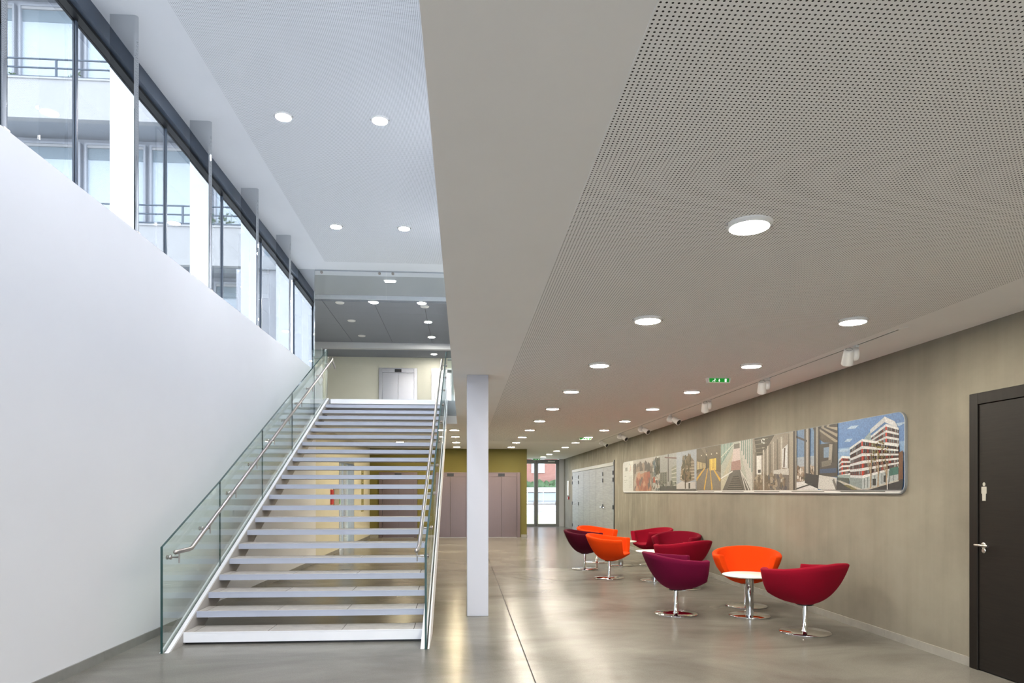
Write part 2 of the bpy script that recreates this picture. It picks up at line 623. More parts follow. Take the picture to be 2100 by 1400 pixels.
# ------------------------------------------------------------------ floor
fl = MB().box(-3.6, XR + 0.3, BACKY, YE + 0.2, -0.30, -0.006).build('floor', M['joint'])
tag(fl, kind='structure')
gx = [-3.6, 0.566, XR + 0.2]
gy = [BACKY, -2.5, 3.5, 9.53, 15.6, 21.6, YE + 0.2]
for i in range(2):
    for j in range(len(gy) - 1):
        g = 0.005
        MB().box(gx[i] + (g if i else 0), gx[i + 1] - (g if i == 0 else 0), gy[j] + 0.0025, gy[j + 1] - 0.0025, -0.2, 0.0).build('floor_slab', M['floor'], fl)

# ------------------------------------------------------------------ left wall with ribbon window


def lw(x, y, z):
    return (LX(y) + x, y, z)


WT = 4.045
D0, D1 = YD(17.0, -3.1), YD(19.25, -3.07)
wl = MB()
for (a, b_, z0, z1) in [(BACKY, D0, 0, WT), (D1, YW, 0, CL), (D0, D1, 2.32, CL), (D0, 14.9, 3, 3.01)]:
    pass
wl.box(-0.56, 0, BACKY, 14.7, 0.0, WT, fn=lw)
wl_o = wl.build('wall_left', M['white_wall']); wl_o['kind'] = 'structure'
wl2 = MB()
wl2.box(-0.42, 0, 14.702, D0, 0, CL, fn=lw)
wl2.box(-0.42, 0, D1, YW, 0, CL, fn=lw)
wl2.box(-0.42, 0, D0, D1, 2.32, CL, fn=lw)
o = wl2.build('wall_left_passage', M['warm_lit_wall']); o['kind'] = 'structure'

bl = empty('baseboard_left', kind='structure')
y = BACKY
src = None
while y < D0 - 0.05:
    e = min(y + 1.2, D0)
    MB().box(0.0, 0.014, y + 0.002, e - 0.002, 0.0, 0.082, fn=lw).build('skirting_tile', M['skirt'], bl)
    y = e
y = D1
while y < YW - 0.05:
    e = min(y + 1.2, YW)
    MB().box(0.0, 0.014, y + 0.002, e - 0.002, 0.0, 0.082, fn=lw).build('skirting_tile', M['skirt'], bl)
    y = e

# ribbon window
win = empty('window_1', kind='structure')
finY = [6.965 + 1.915 * k for k in range(-6, 5)]
WY0, WY1 = BACKY, finY[-1] + 0.03
MB().box(-0.52, -0.345, WY0, WY1, 5.99, CH, fn=lw).build('head_frame', M['frame_dark'], win)
MB().box(-0.505, -0.40, WY0, WY1, 5.955, 5.99, fn=lw).build('head_bead', M['black'], win)
MB().box(-0.52, -0.40, WY0, WY1, WT, WT + 0.06, fn=lw).build('sill_frame', M['frame_dark'], win)
for i, fy in enumerate(finY):
    MB().box(-0.500, -0.462, fy - 0.232, fy - 0.204, WT + 0.06, 5.955, fn=lw).build('mullion', M['frame_dark'], win)
    a = finY[i - 1] - 0.204 if i else WY0
    MB().box(-0.482, -0.474, a, fy - 0.232, WT + 0.06, 5.955, fn=lw).build('pane', M['win_glass'], win)

# mirror-polished fins


def fin(fy, x0, x1, t, mat, label):
    n = 8
    poly = [(x0, -t / 2), (x1 - t / 2, -t / 2)]
    poly += [(x1 - t / 2 + t / 2 * math.cos(a), t / 2 * math.sin(a)) for a in [(-PI / 2 + PI * (k + 1) / (n + 1)) for k in range(n)]]
    poly += [(x1 - t / 2, t / 2), (x0, t / 2)]
    o_ = empty('steel_fin', (LX(fy), fy, WT), 0, label, 'steel fin', 'mirror steel fins along the ribbon window')
    MB().prism(poly, 0.0, CH - WT, fn=lambda a, b, z: (a, b, z)).build('blade', mat, o_)
    MB().box(x0, x1 + 0.004, -t / 2 - 0.004, t / 2 + 0.004, 0, 0.012).build('foot_plate', M['satin'], o_)
    return o_


FIN_L = {
    4: 'polished steel fin nearest the glass smoke screen, reflecting wavy window frames',
    3: 'polished steel fin second from the glass smoke screen',
    2: 'polished steel fin in the middle of the window row',
    1: 'polished steel fin second nearest, left of the pair of high ceiling lights',
    0: 'large polished steel fin cutting the widest visible window pane',
    -1: 'polished steel fin at the left edge of the photo',
}
for k in range(-6, 5):
    fy = 6.965 + 1.915 * k
    lab = FIN_L.get(k, 'polished steel fin standing behind the viewer on the white wall')
    if k < -1:
        continue
    if k == 4:
        fin(fy, -0.46, 0.0, 0.035, M['mirror_wavy'], lab)
    else:
        fin(fy, -0.262, -0.004, 0.058, M['mirror'], lab)
# ------------------------------------------------------------------ ceilings
YC = 14.62
high = MB().box(-3.75, XB + 0.02, BACKY, YC, CH, CH + 0.25).build('ceiling_high', M['ceil_white'])
tag(high, kind='structure')
MB().box(-2.80, XB - 0.002, BACKY, 14.08, CH - 0.004, CH).build('perforated_board', M['perf_high'], high)

low = MB().box(XB, XR + 0.3, BACKY, YE, CL, UF).build('ceiling_low', M['ceil_low'])
tag(low, kind='structure')
MB().box(0.557, 3.664, BACKY, 19.0, CL - 0.003, CL).build('perforated_board', M['perf_low'], low)
MB().box(XB, XB + 0.02, BACKY, YL - 0.3, UF, CH).build('bulkhead_wall', M['white_wall'], low)

land = MB().box(-4.6, XB, YL + 0.05, YW + 0.2, 3.08, UF).build('floor_landing', paint('landing_concrete', (0.36, 0.38, 0.40), 0.5, 0.10, 6))
tag(land, kind='structure')
MB().box(XB, XK, 16.5, YW, UF - 0.001, UF + 0.001).build('floor_finish', M['floor'], land)
soff = MB().box(-3.55, XB, YL + 0.06, YW + 0.2, CL, 3.078).build('ceiling_landing', M['ceil_low'])
tag(soff, kind='structure')
MB().box(-2.70, -0.43, YL, YL + 0.06, 3.30, UF + 0.004).build('landing_nosing', M['tread_white'], land)

# ------------------------------------------------------------------ right wall, lift wall, end
RD0, RD1 = YD(4.85, XR), YD(5.84, XR)      # dark door with frame
GD0, GD1 = YD(19.75, XR), YD(27.2, XR)      # grey panelled doors
wr = MB()
for (a, b_, z0, z1) in [(BACKY, RD0, 0, CL), (RD1, GD0, 0, CL), (GD1, YE, 0, CL), (RD0, RD1, 2.33, CL), (GD0, GD1, 2.36, CL)]:
    wr.box(XR, XR + 0.3, a, b_, z0, z1)
o = wr.build('wall_right', M['concrete']); o['kind'] = 'structure'
br = empty('baseboard_right', kind='structure')
y = RD1 + 0.01
while y < GD0 - 0.1:
    e = min(y + 1.2, GD0 - 0.02)
    MB().box(XR - 0.014, XR, y + 0.002, e - 0.002, 0, 0.078).build('skirting_tile', M['skirt_r'], br)
    y = e

wb = MB().box(-3.15, XK, YW, YW + 0.35, 0, CL)
wb.box(XK - 0.3, XK, YW + 0.35, YE, 0, CL)
o = wb.build('wall_lift', M['olive_wall']); o['kind'] = 'structure'
bb = empty('baseboard_lift', kind='structure')
for a, b_ in ((-3.05, -2.75), (-1.46, -1.07), (0.23, 0.60), (1.91, XK + 0.012)):
    MB().box(a, b_, YW - 0.012, YW, 0, 0.09).build('skirting_tile', M['skirt_r'], bb)
MB().box(XK, XK + 0.012, YW - 0.012, YE, 0, 0.09).build('skirting_tile', M['skirt_r'], bb)

# end wall with glazed double door
door = empty('door_1', kind='structure')
EX0, EX1 = XK, 4.14
for (a, b_) in ((EX0, EX0 + 0.10), (3.05, 3.13), (3.15, 3.23), (EX1 - 0.14, EX1)):
    MB().box(a, b_, YE - 0.02, YE + 0.05, 0, CL - 0.01).build('door_stile', M['frame_grey'], door, 0.004)
MB().box(3.13, 3.15, YE + 0.0, YE + 0.04, 0, CL - 0.01).build('door_seal', M['black'], door)
for (a, b_) in ((EX0 + 0.10, 3.05), (3.23, EX1 - 0.14)):
    MB().box(a, b_, YE - 0.02, YE + 0.05, CL - 0.20, CL - 0.01).build('top_rail', M['frame_grey'], door, 0.004)
    MB().box(a, b_, YE - 0.02, YE + 0.05, 0, 0.11).build('bottom_rail', M['frame_grey'], door, 0.004)
    MB().box(a, b_, YE + 0.01, YE + 0.02, 0.11, CL - 0.20).build('pane', M['entrance_glass'], door)
    MB().box(a, b_, YE - 0.065, YE - 0.04, 0.955, 0.985).build('push_bar', M['satin'], door)
    MB().box(b_ - 0.03, b_ + 0.02, YE - 0.07, YE - 0.02, 0.92, 1.06).build('bar_case', M['satin'], door)
MB().box(3.45, 3.95, YE - 0.06, YE - 0.02, CL - 0.19, CL - 0.16).build('closer_arm', M['satin'], door)
MB().box(3.65, 3.95, YE - 0.07, YE - 0.02, CL - 0.13, CL - 0.07).build('closer_body', M['white_plastic'], door)
o = sbox('wall_end', EX1, XR + 0.3, YE - 0.03, YE + 0.2, 0, CL, M['white_wall'])
sbox('wall_end_lift', XK - 3, EX0, YE - 0.03, YE + 0.2, 0, CL, M['white_wall'])

# glazed entrance front behind the viewer
w2 = empty('window_2', kind='structure')
xs = [-3.3, -2.2, -1.15, XB, 1.0, 2.1, 3.2, XR]
for i, x in enumerate(xs):
    top = CH if x <= XB + 0.01 else CL
    MB().box(x - 0.03, x + 0.03, BACKY - 0.06, BACKY + 0.02, 0, top).build('mullion', M['frame_dark'], w2)
for z, a, b_ in ((2.4, -3.3, XR), (0.04, -3.3, XR), (4.4, -3.3, XB)):
    MB().box(a, b_, BACKY - 0.05, BACKY + 0.01, z - 0.03, z + 0.03).build('transom', M['frame_dark'], w2)
for i in range(len(xs) - 1):
    top = CH if xs[i + 1] <= XB + 0.01 else CL
    MB().box(xs[i] + 0.03, xs[i + 1] - 0.03, BACKY - 0.03, BACKY - 0.02, 0.07, top).build('pane', M['entrance_glass'], w2)

# ------------------------------------------------------------------ upper lobby
lobby = [
    ('wall_lobby_left', -4.75, -4.55, 14.72, YW + 0.2, UF, CH, M['pale_wall']),
    ('wall_lobby_front', -4.75, -3.52, 14.70, 14.85, UF, CH, M['white_wall']),
    ('wall_lobby_back', -4.6, XK + 0.3, YW, YW + 0.3, UF, CH, M['pale_wall']),
    ('wall_lobby_right', XK, XK + 0.2, 13.7, YW, UF, CH, M['pale_wall']),
    ('wall_lobby_side', XB, XK, 13.7, 13.85, UF, CH, M['white_wall']),
]
for nm, *b_, m_ in lobby:
    sbox(nm, *b_, m_)
yb1, yb2 = YD(16.2, -2.5), YD(20.85, -2.5)
lc = MB().box(-4.6, XK + 0.2, YC, yb1, CH - 0.02, CH + 0.25).build('ceiling_lobby', M['lobby_grey']); lc['kind'] = 'structure'
MB().box(-3.55, XK, YC + 0.001, YC + 0.27, CH - 0.026, CH - 0.02).build('smoke_rail', M['ceil_white'], lc)
MB().box(-4.6, XK, yb1 - 0.03, yb1, 6.055, CH + 0.1).build('fascia', M['ceil_white'], lc)
MB().box(-4.6, XK + 0.2, yb1, YW, 6.062, 6.3).build('tile_bed', M['tile_joint'], lc)
tx = [-4.55 + 0.0, -3.35, -2.15, -0.95, 0.25, 1.45, XK]
ty = [yb1 + 0.002]
while ty[-1] < yb2:
    ty.append(ty[-1] + 0.60)
for i in range(len(tx) - 1):
    for j in range(len(ty) - 1):
        gx_ = 0.006
        MB().box(tx[i] + gx_, tx[i + 1] - gx_, ty[j] + 0.0015, min(ty[j + 1], yb2) - 0.0015, 6.05, 6.062).build('ceiling_tile', M['tile_dark'], lc)
# opening to the lift bay
lf = MB()
lf.box(-4.55, XK, yb2, yb2 + 0.2, 5.875, 6.062)
lf.box(-4.55, -4.30, yb2, yb2 + 0.2, UF, 5.875)
o = lf.build('wall_lobby_opening', M['white_wall']); o['kind'] = 'structure'
sbox('ceiling_lift_bay', -4.55, XK, yb2 + 0.2, YW, 5.885, 6.06, M['tile_dark'])

# glass smoke curtain hung under the end of the high ceiling
sc_ = empty('smoke_curtain', (0, 0, 0), 0, 'frameless glass smoke screen hung across the top of the stairs', 'glass screen')
CX = (-3.10, -1.62, 0.35)
YS = 14.555
for a, b_ in zip(CX[:-1], CX[1:]):
    pn = MB().box(a + 0.004, b_ - 0.004, YS - 0.006, YS + 0.006, 5.50, CH - 0.01).build('pane', M['curtain_glass'], sc_)
    MB().box(a + 0.004, b_ - 0.004, YS - 0.0062, YS + 0.0062, 5.494, 5.50).build('pane_edge', M['curtain_glass'], pn)
    for x in (a + 0.14, b_ - 0.14):
        MB().lathe([(0.030, 0), (0.030, 0.02), (0.012, 0.028)], 14, (0, -1, 0), (x, YS - 0.006, CH - 0.075)).build('glass_clamp', M['satin'], sc_)

# ------------------------------------------------------------------ lifts


def make_lift(mat):
    W, H = 1.24, 2.14
    r = empty('lift_door', (0, 0, 0))
    f = MB()
    f.box(-W / 2, -W / 2 + 0.11, -0.05, 0.02, 0, H)
    f.box(W / 2 - 0.11, W / 2, -0.05, 0.02, 0, H)
    f.box(-W / 2 + 0.11, W / 2 - 0.11, -0.05, 0.02, H - 0.03, H)
    f.build('frame', mat, r, 0.004)
    MB().box(-W / 2 + 0.11, W / 2 - 0.11, -0.03, 0.02, H - 0.15, H - 0.03).build('header_panel', mat, r)
    MB().box(-0.11, 0.11, -0.04, -0.03, H - 0.135, H - 0.04).build('floor_indicator', M['black'], r)
    for s in (-1, 1):
        a, b_ = (0.002, W / 2 - 0.112)
        x0, x1 = (a, b_) if s > 0 else (-b_, -a)
        MB().box(x0, x1, -0.006, 0.015, 0.012, H - 0.152).build('door_leaf', mat, r, 0.003)
    MB().box(-W / 2 + 0.11, W / 2 - 0.11, -0.045, 0.02, 0, 0.01).build('threshold', M['satin'], r)
    return r


liftX = [-2.116, -0.418, 1.255]
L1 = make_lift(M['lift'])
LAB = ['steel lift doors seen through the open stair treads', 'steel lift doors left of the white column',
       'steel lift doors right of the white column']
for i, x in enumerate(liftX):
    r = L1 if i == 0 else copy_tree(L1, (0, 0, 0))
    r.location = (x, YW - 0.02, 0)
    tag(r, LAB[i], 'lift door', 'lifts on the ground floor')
L2 = make_lift(M['lift_up'])
LAB = ['upper floor steel lift doors above the centre of the stairs', 'upper floor steel lift doors behind the right stair handrail']
for i, x in enumerate(liftX[:2]):
    r = L2 if i == 0 else copy_tree(L2, (0, 0, 0))
    r.location = (x, YW - 0.02, UF)
    tag(r, LAB[i], 'lift door', 'lifts on the upper floor')

# ------------------------------------------------------------------ staircase
G, RS = 0.330, 0.1485
SY, SZ = 6.90, 0.122
XL, XRT = -2.735, -0.408
NT = 22
st = empty('staircase', ((XL + XRT) / 2, SY, 0), 0, 'open-riser staircase with grey treads and glass sides rising to the landing', 'staircase')
OX = st.location.x


def sp(x, y, z):
    return (x - OX, y - SY, z)


def nose(y):
    return SZ + (y - SY) / G * RS


joints = [XL, XL + 0.09, XL + 0.09 + 0.716, XL + 0.09 + 1.432, XRT - 0.09, XRT]
tile_src = None
for i in range(NT):
    y0, z1 = SY + i * G, SZ + i * RS
    th = 0.10 if i == 0 else 0.062
    tr = MB().box(XL, XRT, y0, y0 + 0.345, z1 - th, z1 - 0.008, fn=sp)
    tr.box(XL, XRT, y0, y0 + 0.012, z1 - 0.009, z1, fn=sp)
    tr.box(XL + 0.001, XRT - 0.001, y0 + 0.012, y0 + 0.344, z1 - 0.009, z1 - 0.006, m=1, fn=sp)
    tro = tr.build('tread', [M['tread_white'] if i == 0 else M['tread_paint'], M['joint']], st)
    for j in range(5):
        MB().box(joints[j] + 0.004, joints[j + 1] - 0.004, y0 + 0.015, y0 + 0.343, z1 - 0.008, z1, fn=sp).build('tile', M['tread_tile'], tro)
# black strip standing in for the floor shadow under the first step
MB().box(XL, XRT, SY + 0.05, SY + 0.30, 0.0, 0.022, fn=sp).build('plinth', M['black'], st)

# stringers: steel plate inside, cap strips either side of the glass
ytop = YL + 0.02
for side in (-1, 1):
    xi = XL if side < 0 else XRT
    pl = [(6.62, 0.0), (6.98, 0.0), (7.25, nose(7.25) - 0.28), (ytop, nose(ytop) - 0.28), (ytop, nose(ytop)), (6.66, max(0.002, nose(6.66)))]
    s = side

    def sf(a, b, z):
        return (xi + s * z - OX, a - SY, b)
    body = MB().prism(pl, 0.0, 0.036, fn=sf).build('stringer', M['stringer'], st)
    cap = [(6.62, 0.0), (6.66, 0.0), (6.665, nose(6.665) + 0.001), (ytop, nose(ytop) + 0.001), (ytop, nose(ytop) + 0.012), (6.60, nose(6.60) + 0.030)]
    MB().prism([(6.56, 0.0), (6.62, 0.0), (6.665, nose(6.665)), (ytop, nose(ytop)), (ytop, nose(ytop) + 0.014), (6.60, nose(6.60) + 0.024)], 0.0, 0.038, fn=sf).build('inner_cap', M['stringer_cap'], body)
    MB().prism([(6.56, 0.0), (6.98, 0.0), (7.25, nose(7.25) - 0.28), (ytop, nose(ytop) - 0.28), (ytop, nose(ytop) + 0.014), (6.60, nose(6.60) + 0.024)], 0.068, 0.084, fn=sf).build('outer_cap', M['stringer_cap'], body)
    # glass panels
    xg = 0.052
    gl = empty('glass_balustrade', (xi + s * xg, 6.56, 0), 0,
               'left glass stair balustrade with steel handrail beside the white wall' if s < 0 else 'right glass stair balustrade with steel handrail beside the white column',
               'balustrade', 'glass balustrades of the stairs')
    ys = [6.54, 8.06, 9.72, 11.38, 13.04, 14.26]

    def gf(a, b, z):
        return (s * z, a - 6.56, b)
    HG = 0.955
    for j in range(5):
        a, b_ = ys[j] + 0.003, ys[j + 1] - 0.003
        lo = lambda yy: max(0.0, nose(yy) - 0.10)
        top = lambda yy: nose(yy) + HG + 0.02
        if j == 0:
            poly = [(a, 0.0), (7.3, lo(7.3)), (b_, lo(b_)), (b_, top(b_)), (a, 0.985)]
        else:
            poly = [(a, lo(a)), (b_, lo(b_)), (b_, top(b_)), (a, top(a))]
        p_ = MB().prism(poly, -0.009, 0.009, fn=gf).build('glass_panel', M['stair_glass'], gl)
        # ground edges read dark green
        e = MB()
        if j == 0:
            e.prism([(a - 0.006, 0.0), (a, 0.0), (a, 0.985), (a - 0.006, 0.988)], -0.010, 0.010, fn=gf)
            t0, t1 = (a, 0.985), (b_, top(b_))
        else:
            t0, t1 = (a, top(a)), (b_, top(b_))
        e.prism([t0, t1, (t1[0], t1[1] + 0.004), (t0[0], t0[1] + 0.004)], -0.010, 0.010, fn=gf)
        e.prism([(b_, lo(b_)), (b_ + 0.002, lo(b_)), (b_ + 0.002, t1[1]), (b_, t1[1])], -0.009, 0.009, fn=gf)
        e.build('cut_edge', M['glass_edge'], p_)
    # handrail
    hx = -(0.052 + 0.040)   # towards the stairs, in s-direction units

    def hf(yy, zz, off=0.0):
        return (s * (hx + off), yy - 6.56, zz)
    HZ = lambda yy: 0.93 + (yy - 6.98) * RS / G
    pts = [hf(6.62, 0.932), hf(6.95, 0.935), hf(7.0, HZ(7.0) + 0.004), hf(14.22, HZ(14.22)), hf(14.30, HZ(14.30) + 0.02), hf(14.36, HZ(14.3) - 0.015), hf(14.62, HZ(14.3) - 0.12)]
    rail = MB().tube(pts, 0.0215, 14).build('handrail', M['satin'], gl)
    MB().lathe([(0.0, -0.0225), (0.016, -0.016), (0.0225, 0), (0.016, 0.016), (0.0, 0.0225)], 14, None, hf(6.62, 0.932)).build('end_cap', M['satin'], rail)
    by = [6.70] + [7.50 + 0.83 * q for q in range(9)]
    for yy in by:
        zz = (0.933 if yy < 6.95 else HZ(yy))
        b2 = MB()
        b2.tube([hf(yy, zz - 0.055, 0.0), (s * 0.012, yy - 6.56, zz - 0.055)], 0.008, 10)
        b2.lathe([(0.022, 0), (0.022, 0.012), (0.012, 0.016)], 14, (-s, 0, 0), (-s * 0.0095, yy - 6.56, zz - 0.055))
        b2.lathe([(0.022, 0), (0.022, 0.012), (0.012, 0.016)], 14, (s, 0, 0), (s * 0.0095, yy - 6.56, zz - 0.055))
        b2.tube([hf(yy, zz - 0.02), hf(yy, zz - 0.11)], 0.007, 10)
        b2.build('bracket', M['satin'], gl)

# landing guards either side of the stair head


def guard(x0, x1, label, post_x):
    r = empty('landing_guard', ((x0 + x1) / 2, YL + 0.12, UF), 0, label, 'balustrade', 'glass guards on the landing')
    c = (x0 + x1) / 2
    g = MB().box(x0 - c, x1 - c, -0.008, 0.008, 0.0, 1.02).build('glass_panel', M['stair_glass'], r)
    MB().box(x0 - c, x1 - c, -0.009, 0.009, 1.02, 1.024).build('cut_edge', M['glass_edge'], g)
    MB().tube([(x0 - c, 0.09, 0.88), (x1 - c, 0.09, 0.88)], 0.0215, 12).build('handrail', M['satin'], r)
    for px in post_x:
        MB().tube([(px - c, 0.06, 0.0), (px - c, 0.06, 1.05)], 0.024, 12).build('post', M['satin'], r)
    return r


guard(-3.10, -2.80, 'narrow glass guard between white wall and left stair balustrade', [-2.83])
guard(-0.33, 0.30, 'glass guard and steel rail right of the stair head', [-0.22])
# slack barrier rope hanging behind the left guard
pts = []
for q in range(13):
    t = q / 12
    pts.append((-3.02 + 0.20 * t, YL + 0.30, UF + 0.33 + 1.2 * (t - 0.32) ** 2))
rp = MB().tube(pts, 0.018, 8).build('barrier_rope', M['rope'])
tag(rp, 'slack beige rope hanging behind the left landing guard', 'rope')
MB().lathe([(0.03, 0), (0.03, 0.01), (0.02, 0.02)], 12, None, (-3.02, YL + 0.30, UF + 0.45)).build('rope_end', M['satin'], rp)
MB().lathe([(0.03, 0), (0.03, 0.01), (0.02, 0.02)], 12, None, (-2.82, YL + 0.30, UF + 0.89)).build('rope_end', M['satin'], rp)

# ------------------------------------------------------------------ column
cy = 8.24
col = MB().box(0.045, 0.303, cy, cy + 0.26, 0, CL).build('column', M['column'], None, 0.006)
tag(col, 'square white column between the stairs and the seating area', 'column')

# ------------------------------------------------------------------ doors
d2 = empty('door_2', (XR, 0, 0), kind='structure')
fr_ = MB()
P = 0.035
MB().box(-P, 0.05, RD1 - 0.095, RD1, 0, 2.33).build('door_jamb', M['frame_wenge'], d2, 0.003)
MB().box(-P, 0.05, RD0, RD0 + 0.095, 0, 2.33).build('door_jamb', M['frame_wenge'], d2, 0.003)
MB().box(-P, 0.05, RD0 + 0.095, RD1 - 0.095, 2.235, 2.33).build('door_head', M['frame_wenge'], d2, 0.003)
leaf = MB().box(-P + 0.010, 0.03, RD0 + 0.098, RD1 - 0.100, 0.008, 2.231).build('door_leaf', M['door_dark'], d2, 0.003)
MB().box(0.031, 0.05, RD0 + 0.09, RD1 - 0.09, 0.0, 2.24).build('door_rebate', M['black'], d2)
hy, hz = RD1 - 0.155, 1.055
hd = MB()
hd.lathe([(0.027, 0), (0.027, 0.008), (0.020, 0.012)], 18, (-1, 0, 0), (-P + 0.010, hy, hz - 0.002))
hd.lathe([(0.022, 0), (0.022, 0.006), (0.016, 0.009)], 18, (-1, 0, 0), (-P + 0.010, hy, hz - 0.045))
hd.tube([(-P + 0.01, hy, hz), (-P - 0.045, hy, hz)], 0.009, 10)
hd.tube([(-P - 0.045, hy + 0.035, hz), (-P - 0.045, hy - 0.11, hz)], 0.0105, 10)
hd.build('door_handle', M['handle_steel'], leaf)
# man pictogram
px_, pz = RD1 - 0.157, 1.50
pg = MB()


def pf(a, b, z):
    return (-P + 0.010 - z, px_ - a, pz + b)


pg.prism([(0.014 * math.cos(t * PI / 6), 0.062 + 0.017 * math.sin(t * PI / 6)) for t in range(12)], 0.0, 0.003, fn=pf)
pg.prism([(-0.026, 0.042), (0.026, 0.042), (0.028, 0.03), (0.028, -0.015), (0.020, -0.017), (0.018, -0.075), (-0.018, -0.075), (-0.020, -0.017), (-0.028, -0.015), (-0.028, 0.03)], 0, 0.003, fn=pf)
pg.build('man_pictogram', M['pictogram'], leaf)

# grey panelled doors at the far right
d3 = empty('door_3', (XR, 0, 0), kind='structure')
MB().box(-0.03, 0.04, GD0, GD1, 2.26, 2.36).build('door_head', M['door_head_grey'], d3, 0.003)
MB().box(-0.02, 0.05, GD0 - 0.09, GD0 - 0.002, 0, 2.42).build('edge_strip', M['black'], d3)
bounds = [1174, 1187, 1197, 1209.7, 1222.7, 1237, 1258.5]
ly = [YD(1400 * 4.35 / ((p - 950) * CS), XR) for p in bounds]
ly[0], ly[-1] = GD1, GD0
leaves = []
for i in range(6):
    lf_ = MB().box(-0.012, 0.04, ly[i + 1] + 0.006, ly[i] - 0.006, 0.01, 2.255).build('door_panel', M['door_grey'], d3, 0.002)
    leaves.append(lf_)
MB().box(0.041, 0.06, GD0, GD1, 0, 2.3).build('door_backing', M['black'], d3)
for i, yy in ((0, ly[0]), (0, ly[1]), (5, ly[5]), (5, ly[6] + 0.06)):
    for zz in (0.18, 1.05, 1.85, 2.05):
        MB().box(-0.035, -0.012, yy - 0.05, yy + 0.02, zz - 0.06, zz + 0.06).build('hinge', M['black'], leaves[i])
for i, yy in ((0, (ly[0] + ly[1]) / 2), (5, ly[5] - 0.35), (5, ly[5] + 0.12)):
    MB().tube([(-0.06, yy - 0.10, 1.02), (-0.06, yy + 0.06, 1.02)], 0.015, 8).tube([(-0.012, yy, 1.02), (-0.06, yy, 1.02)], 0.02, 8).build('handle', M['chrome'], leaves[i])
# small things on the far right wall
o = MB().box(XR - 0.05, XR - 0.005, 27.75, 28.05, 1.35, 1.95).build('wall_cabinet', M['white_enamel'], None, 0.008)
tag(o, 'narrow white wall box beside the glazed end door', 'wall box')
MB().box(XR - 0.056, XR - 0.05, 27.80, 28.0, 1.40, 1.90).build('box_door', M['white_plastic'], o)
o = MB().box(XR - 0.05, XR - 0.005, 27.82, 27.95, 1.18, 1.30).build('alarm_button', M['red_box'], None, 0.006)
tag(o, 'small red alarm button under the white wall box', 'alarm')
MB().box(XR - 0.055, XR - 0.05, 27.85, 27.92, 1.21, 1.27).build('push_plate', M['white_plastic'], o)

# doorway in the left wall behind the stairs
d4 = empty('door_4', kind='structure')
dw = MB()
MB().box(-0.16, 0.0, D1 - 0.06, D1, 0, 2.32, fn=lw).build('door_jamb', M['frame_grey'], d4)
MB().box(-0.16, 0.0, D0, D0 + 0.05, 0, 2.32, fn=lw).build('door_jamb', M['frame_dark'], d4)
MB().box(-0.16, 0.0, D0 + 0.05, D1 - 0.06, 2.26, 2.32, fn=lw).build('door_head', M['frame_grey'], d4)
MB().box(-0.13, -0.08, D0 + 1.05, D0 + 1.13, 0, 2.26, fn=lw).build('mullion', M['frame_grey'], d4)
MB().box(-0.108, -0.100, D0 + 0.05, D0 + 1.05, 0.02, 2.26, fn=lw).build('pane', M['clear_glass'], d4)
MB().box(-0.108, -0.100, D0 + 1.13, D1 - 0.06, 0.02, 2.26, fn=lw).build('pane', M['clear_glass'], d4)
MB().box(-0.06, -0.03, D0 + 0.98, D0 + 1.01, 0.85, 1.45, fn=lw).build('pull_handle', M['satin'], d4)


def wallbox(name, Y, z0, z1, w, mat, label, cat, dep=0.04):
    o_ = MB().box(0.001, dep, Y - w / 2, Y + w / 2, z0, z1, fn=lw).build(name, mat, None, 0.004)
    MB().box(dep, dep + 0.003, Y - w / 2 + 0.02, Y + w / 2 - 0.02, z0 + 0.02, z1 - 0.02, fn=lw).build('front_plate', mat, o_)
    return tag(o_, label, cat)


wallbox('grey_wall_panel', YD(16.55, -3.1), 1.16, 1.62, 0.58, M['skirt_r'], 'grey panel on the warm-lit wall behind the treads', 'wall panel')
wallbox('fire_notice', YD(16.05, -3.1), 1.20, 1.55, 0.22, M['red_box'], 'red fire notice left of the grey panel behind the treads', 'sign')
wallbox('door_release', YD(16.92, -3.1), 1.20, 1.36, 0.11, M['green_box'], 'green door release beside the doorway behind the treads', 'door release')
# vertical lettering strip near the lift corner
ss = MB().box(0.001, 0.010, YD(20.7, -3.05) - 0.20, YD(20.7, -3.05) + 0.20, 0.90, 2.25, fn=lw).build('direction_sign', M['sign_strip'])
tag(ss, 'tall olive sign with upright lettering near the lift corner', 'sign')


def text_obj(body, size, mat, parent, matrix, name='lettering', align='LEFT', ext=0.0005):
    cu = bpy.data.curves.new(name, 'FONT')
    cu.body = body
    cu.size = size
    cu.align_x = align
    cu.extrude = ext
    cu.materials.append(mat)
    tmp = bpy.data.objects.new(name + '_curve', cu)
    C.objects.link(tmp)
    bpy.context.view_layer.update()
    me = bpy.data.meshes.new_from_object(tmp.evaluated_get(bpy.context.evaluated_depsgraph_get()))
    bpy.data.objects.remove(tmp)
    me.materials.clear()
    me.materials.append(mat)
    t = bpy.data.objects.new(name, me)
    C.objects.link(t)
    t.matrix_world = matrix
    if parent:
        t.parent = parent
        t.matrix_parent_inverse = parent.matrix_world.inverted()
    return t


yy = YD(20.7, -3.05)
# reading upwards on the wall facing +X
text_obj('ACCUEIL', 0.30, M['sign_ink'], ss, Matrix(((0, 0, 1, LX(yy) + 0.0115), (0, -1, 0, yy + 0.10), (1, 0, 0, 0.95), (0, 0, 0, 1))) @ Matrix.Rotation(0, 4, 'Z'))

# ------------------------------------------------------------------ downlights


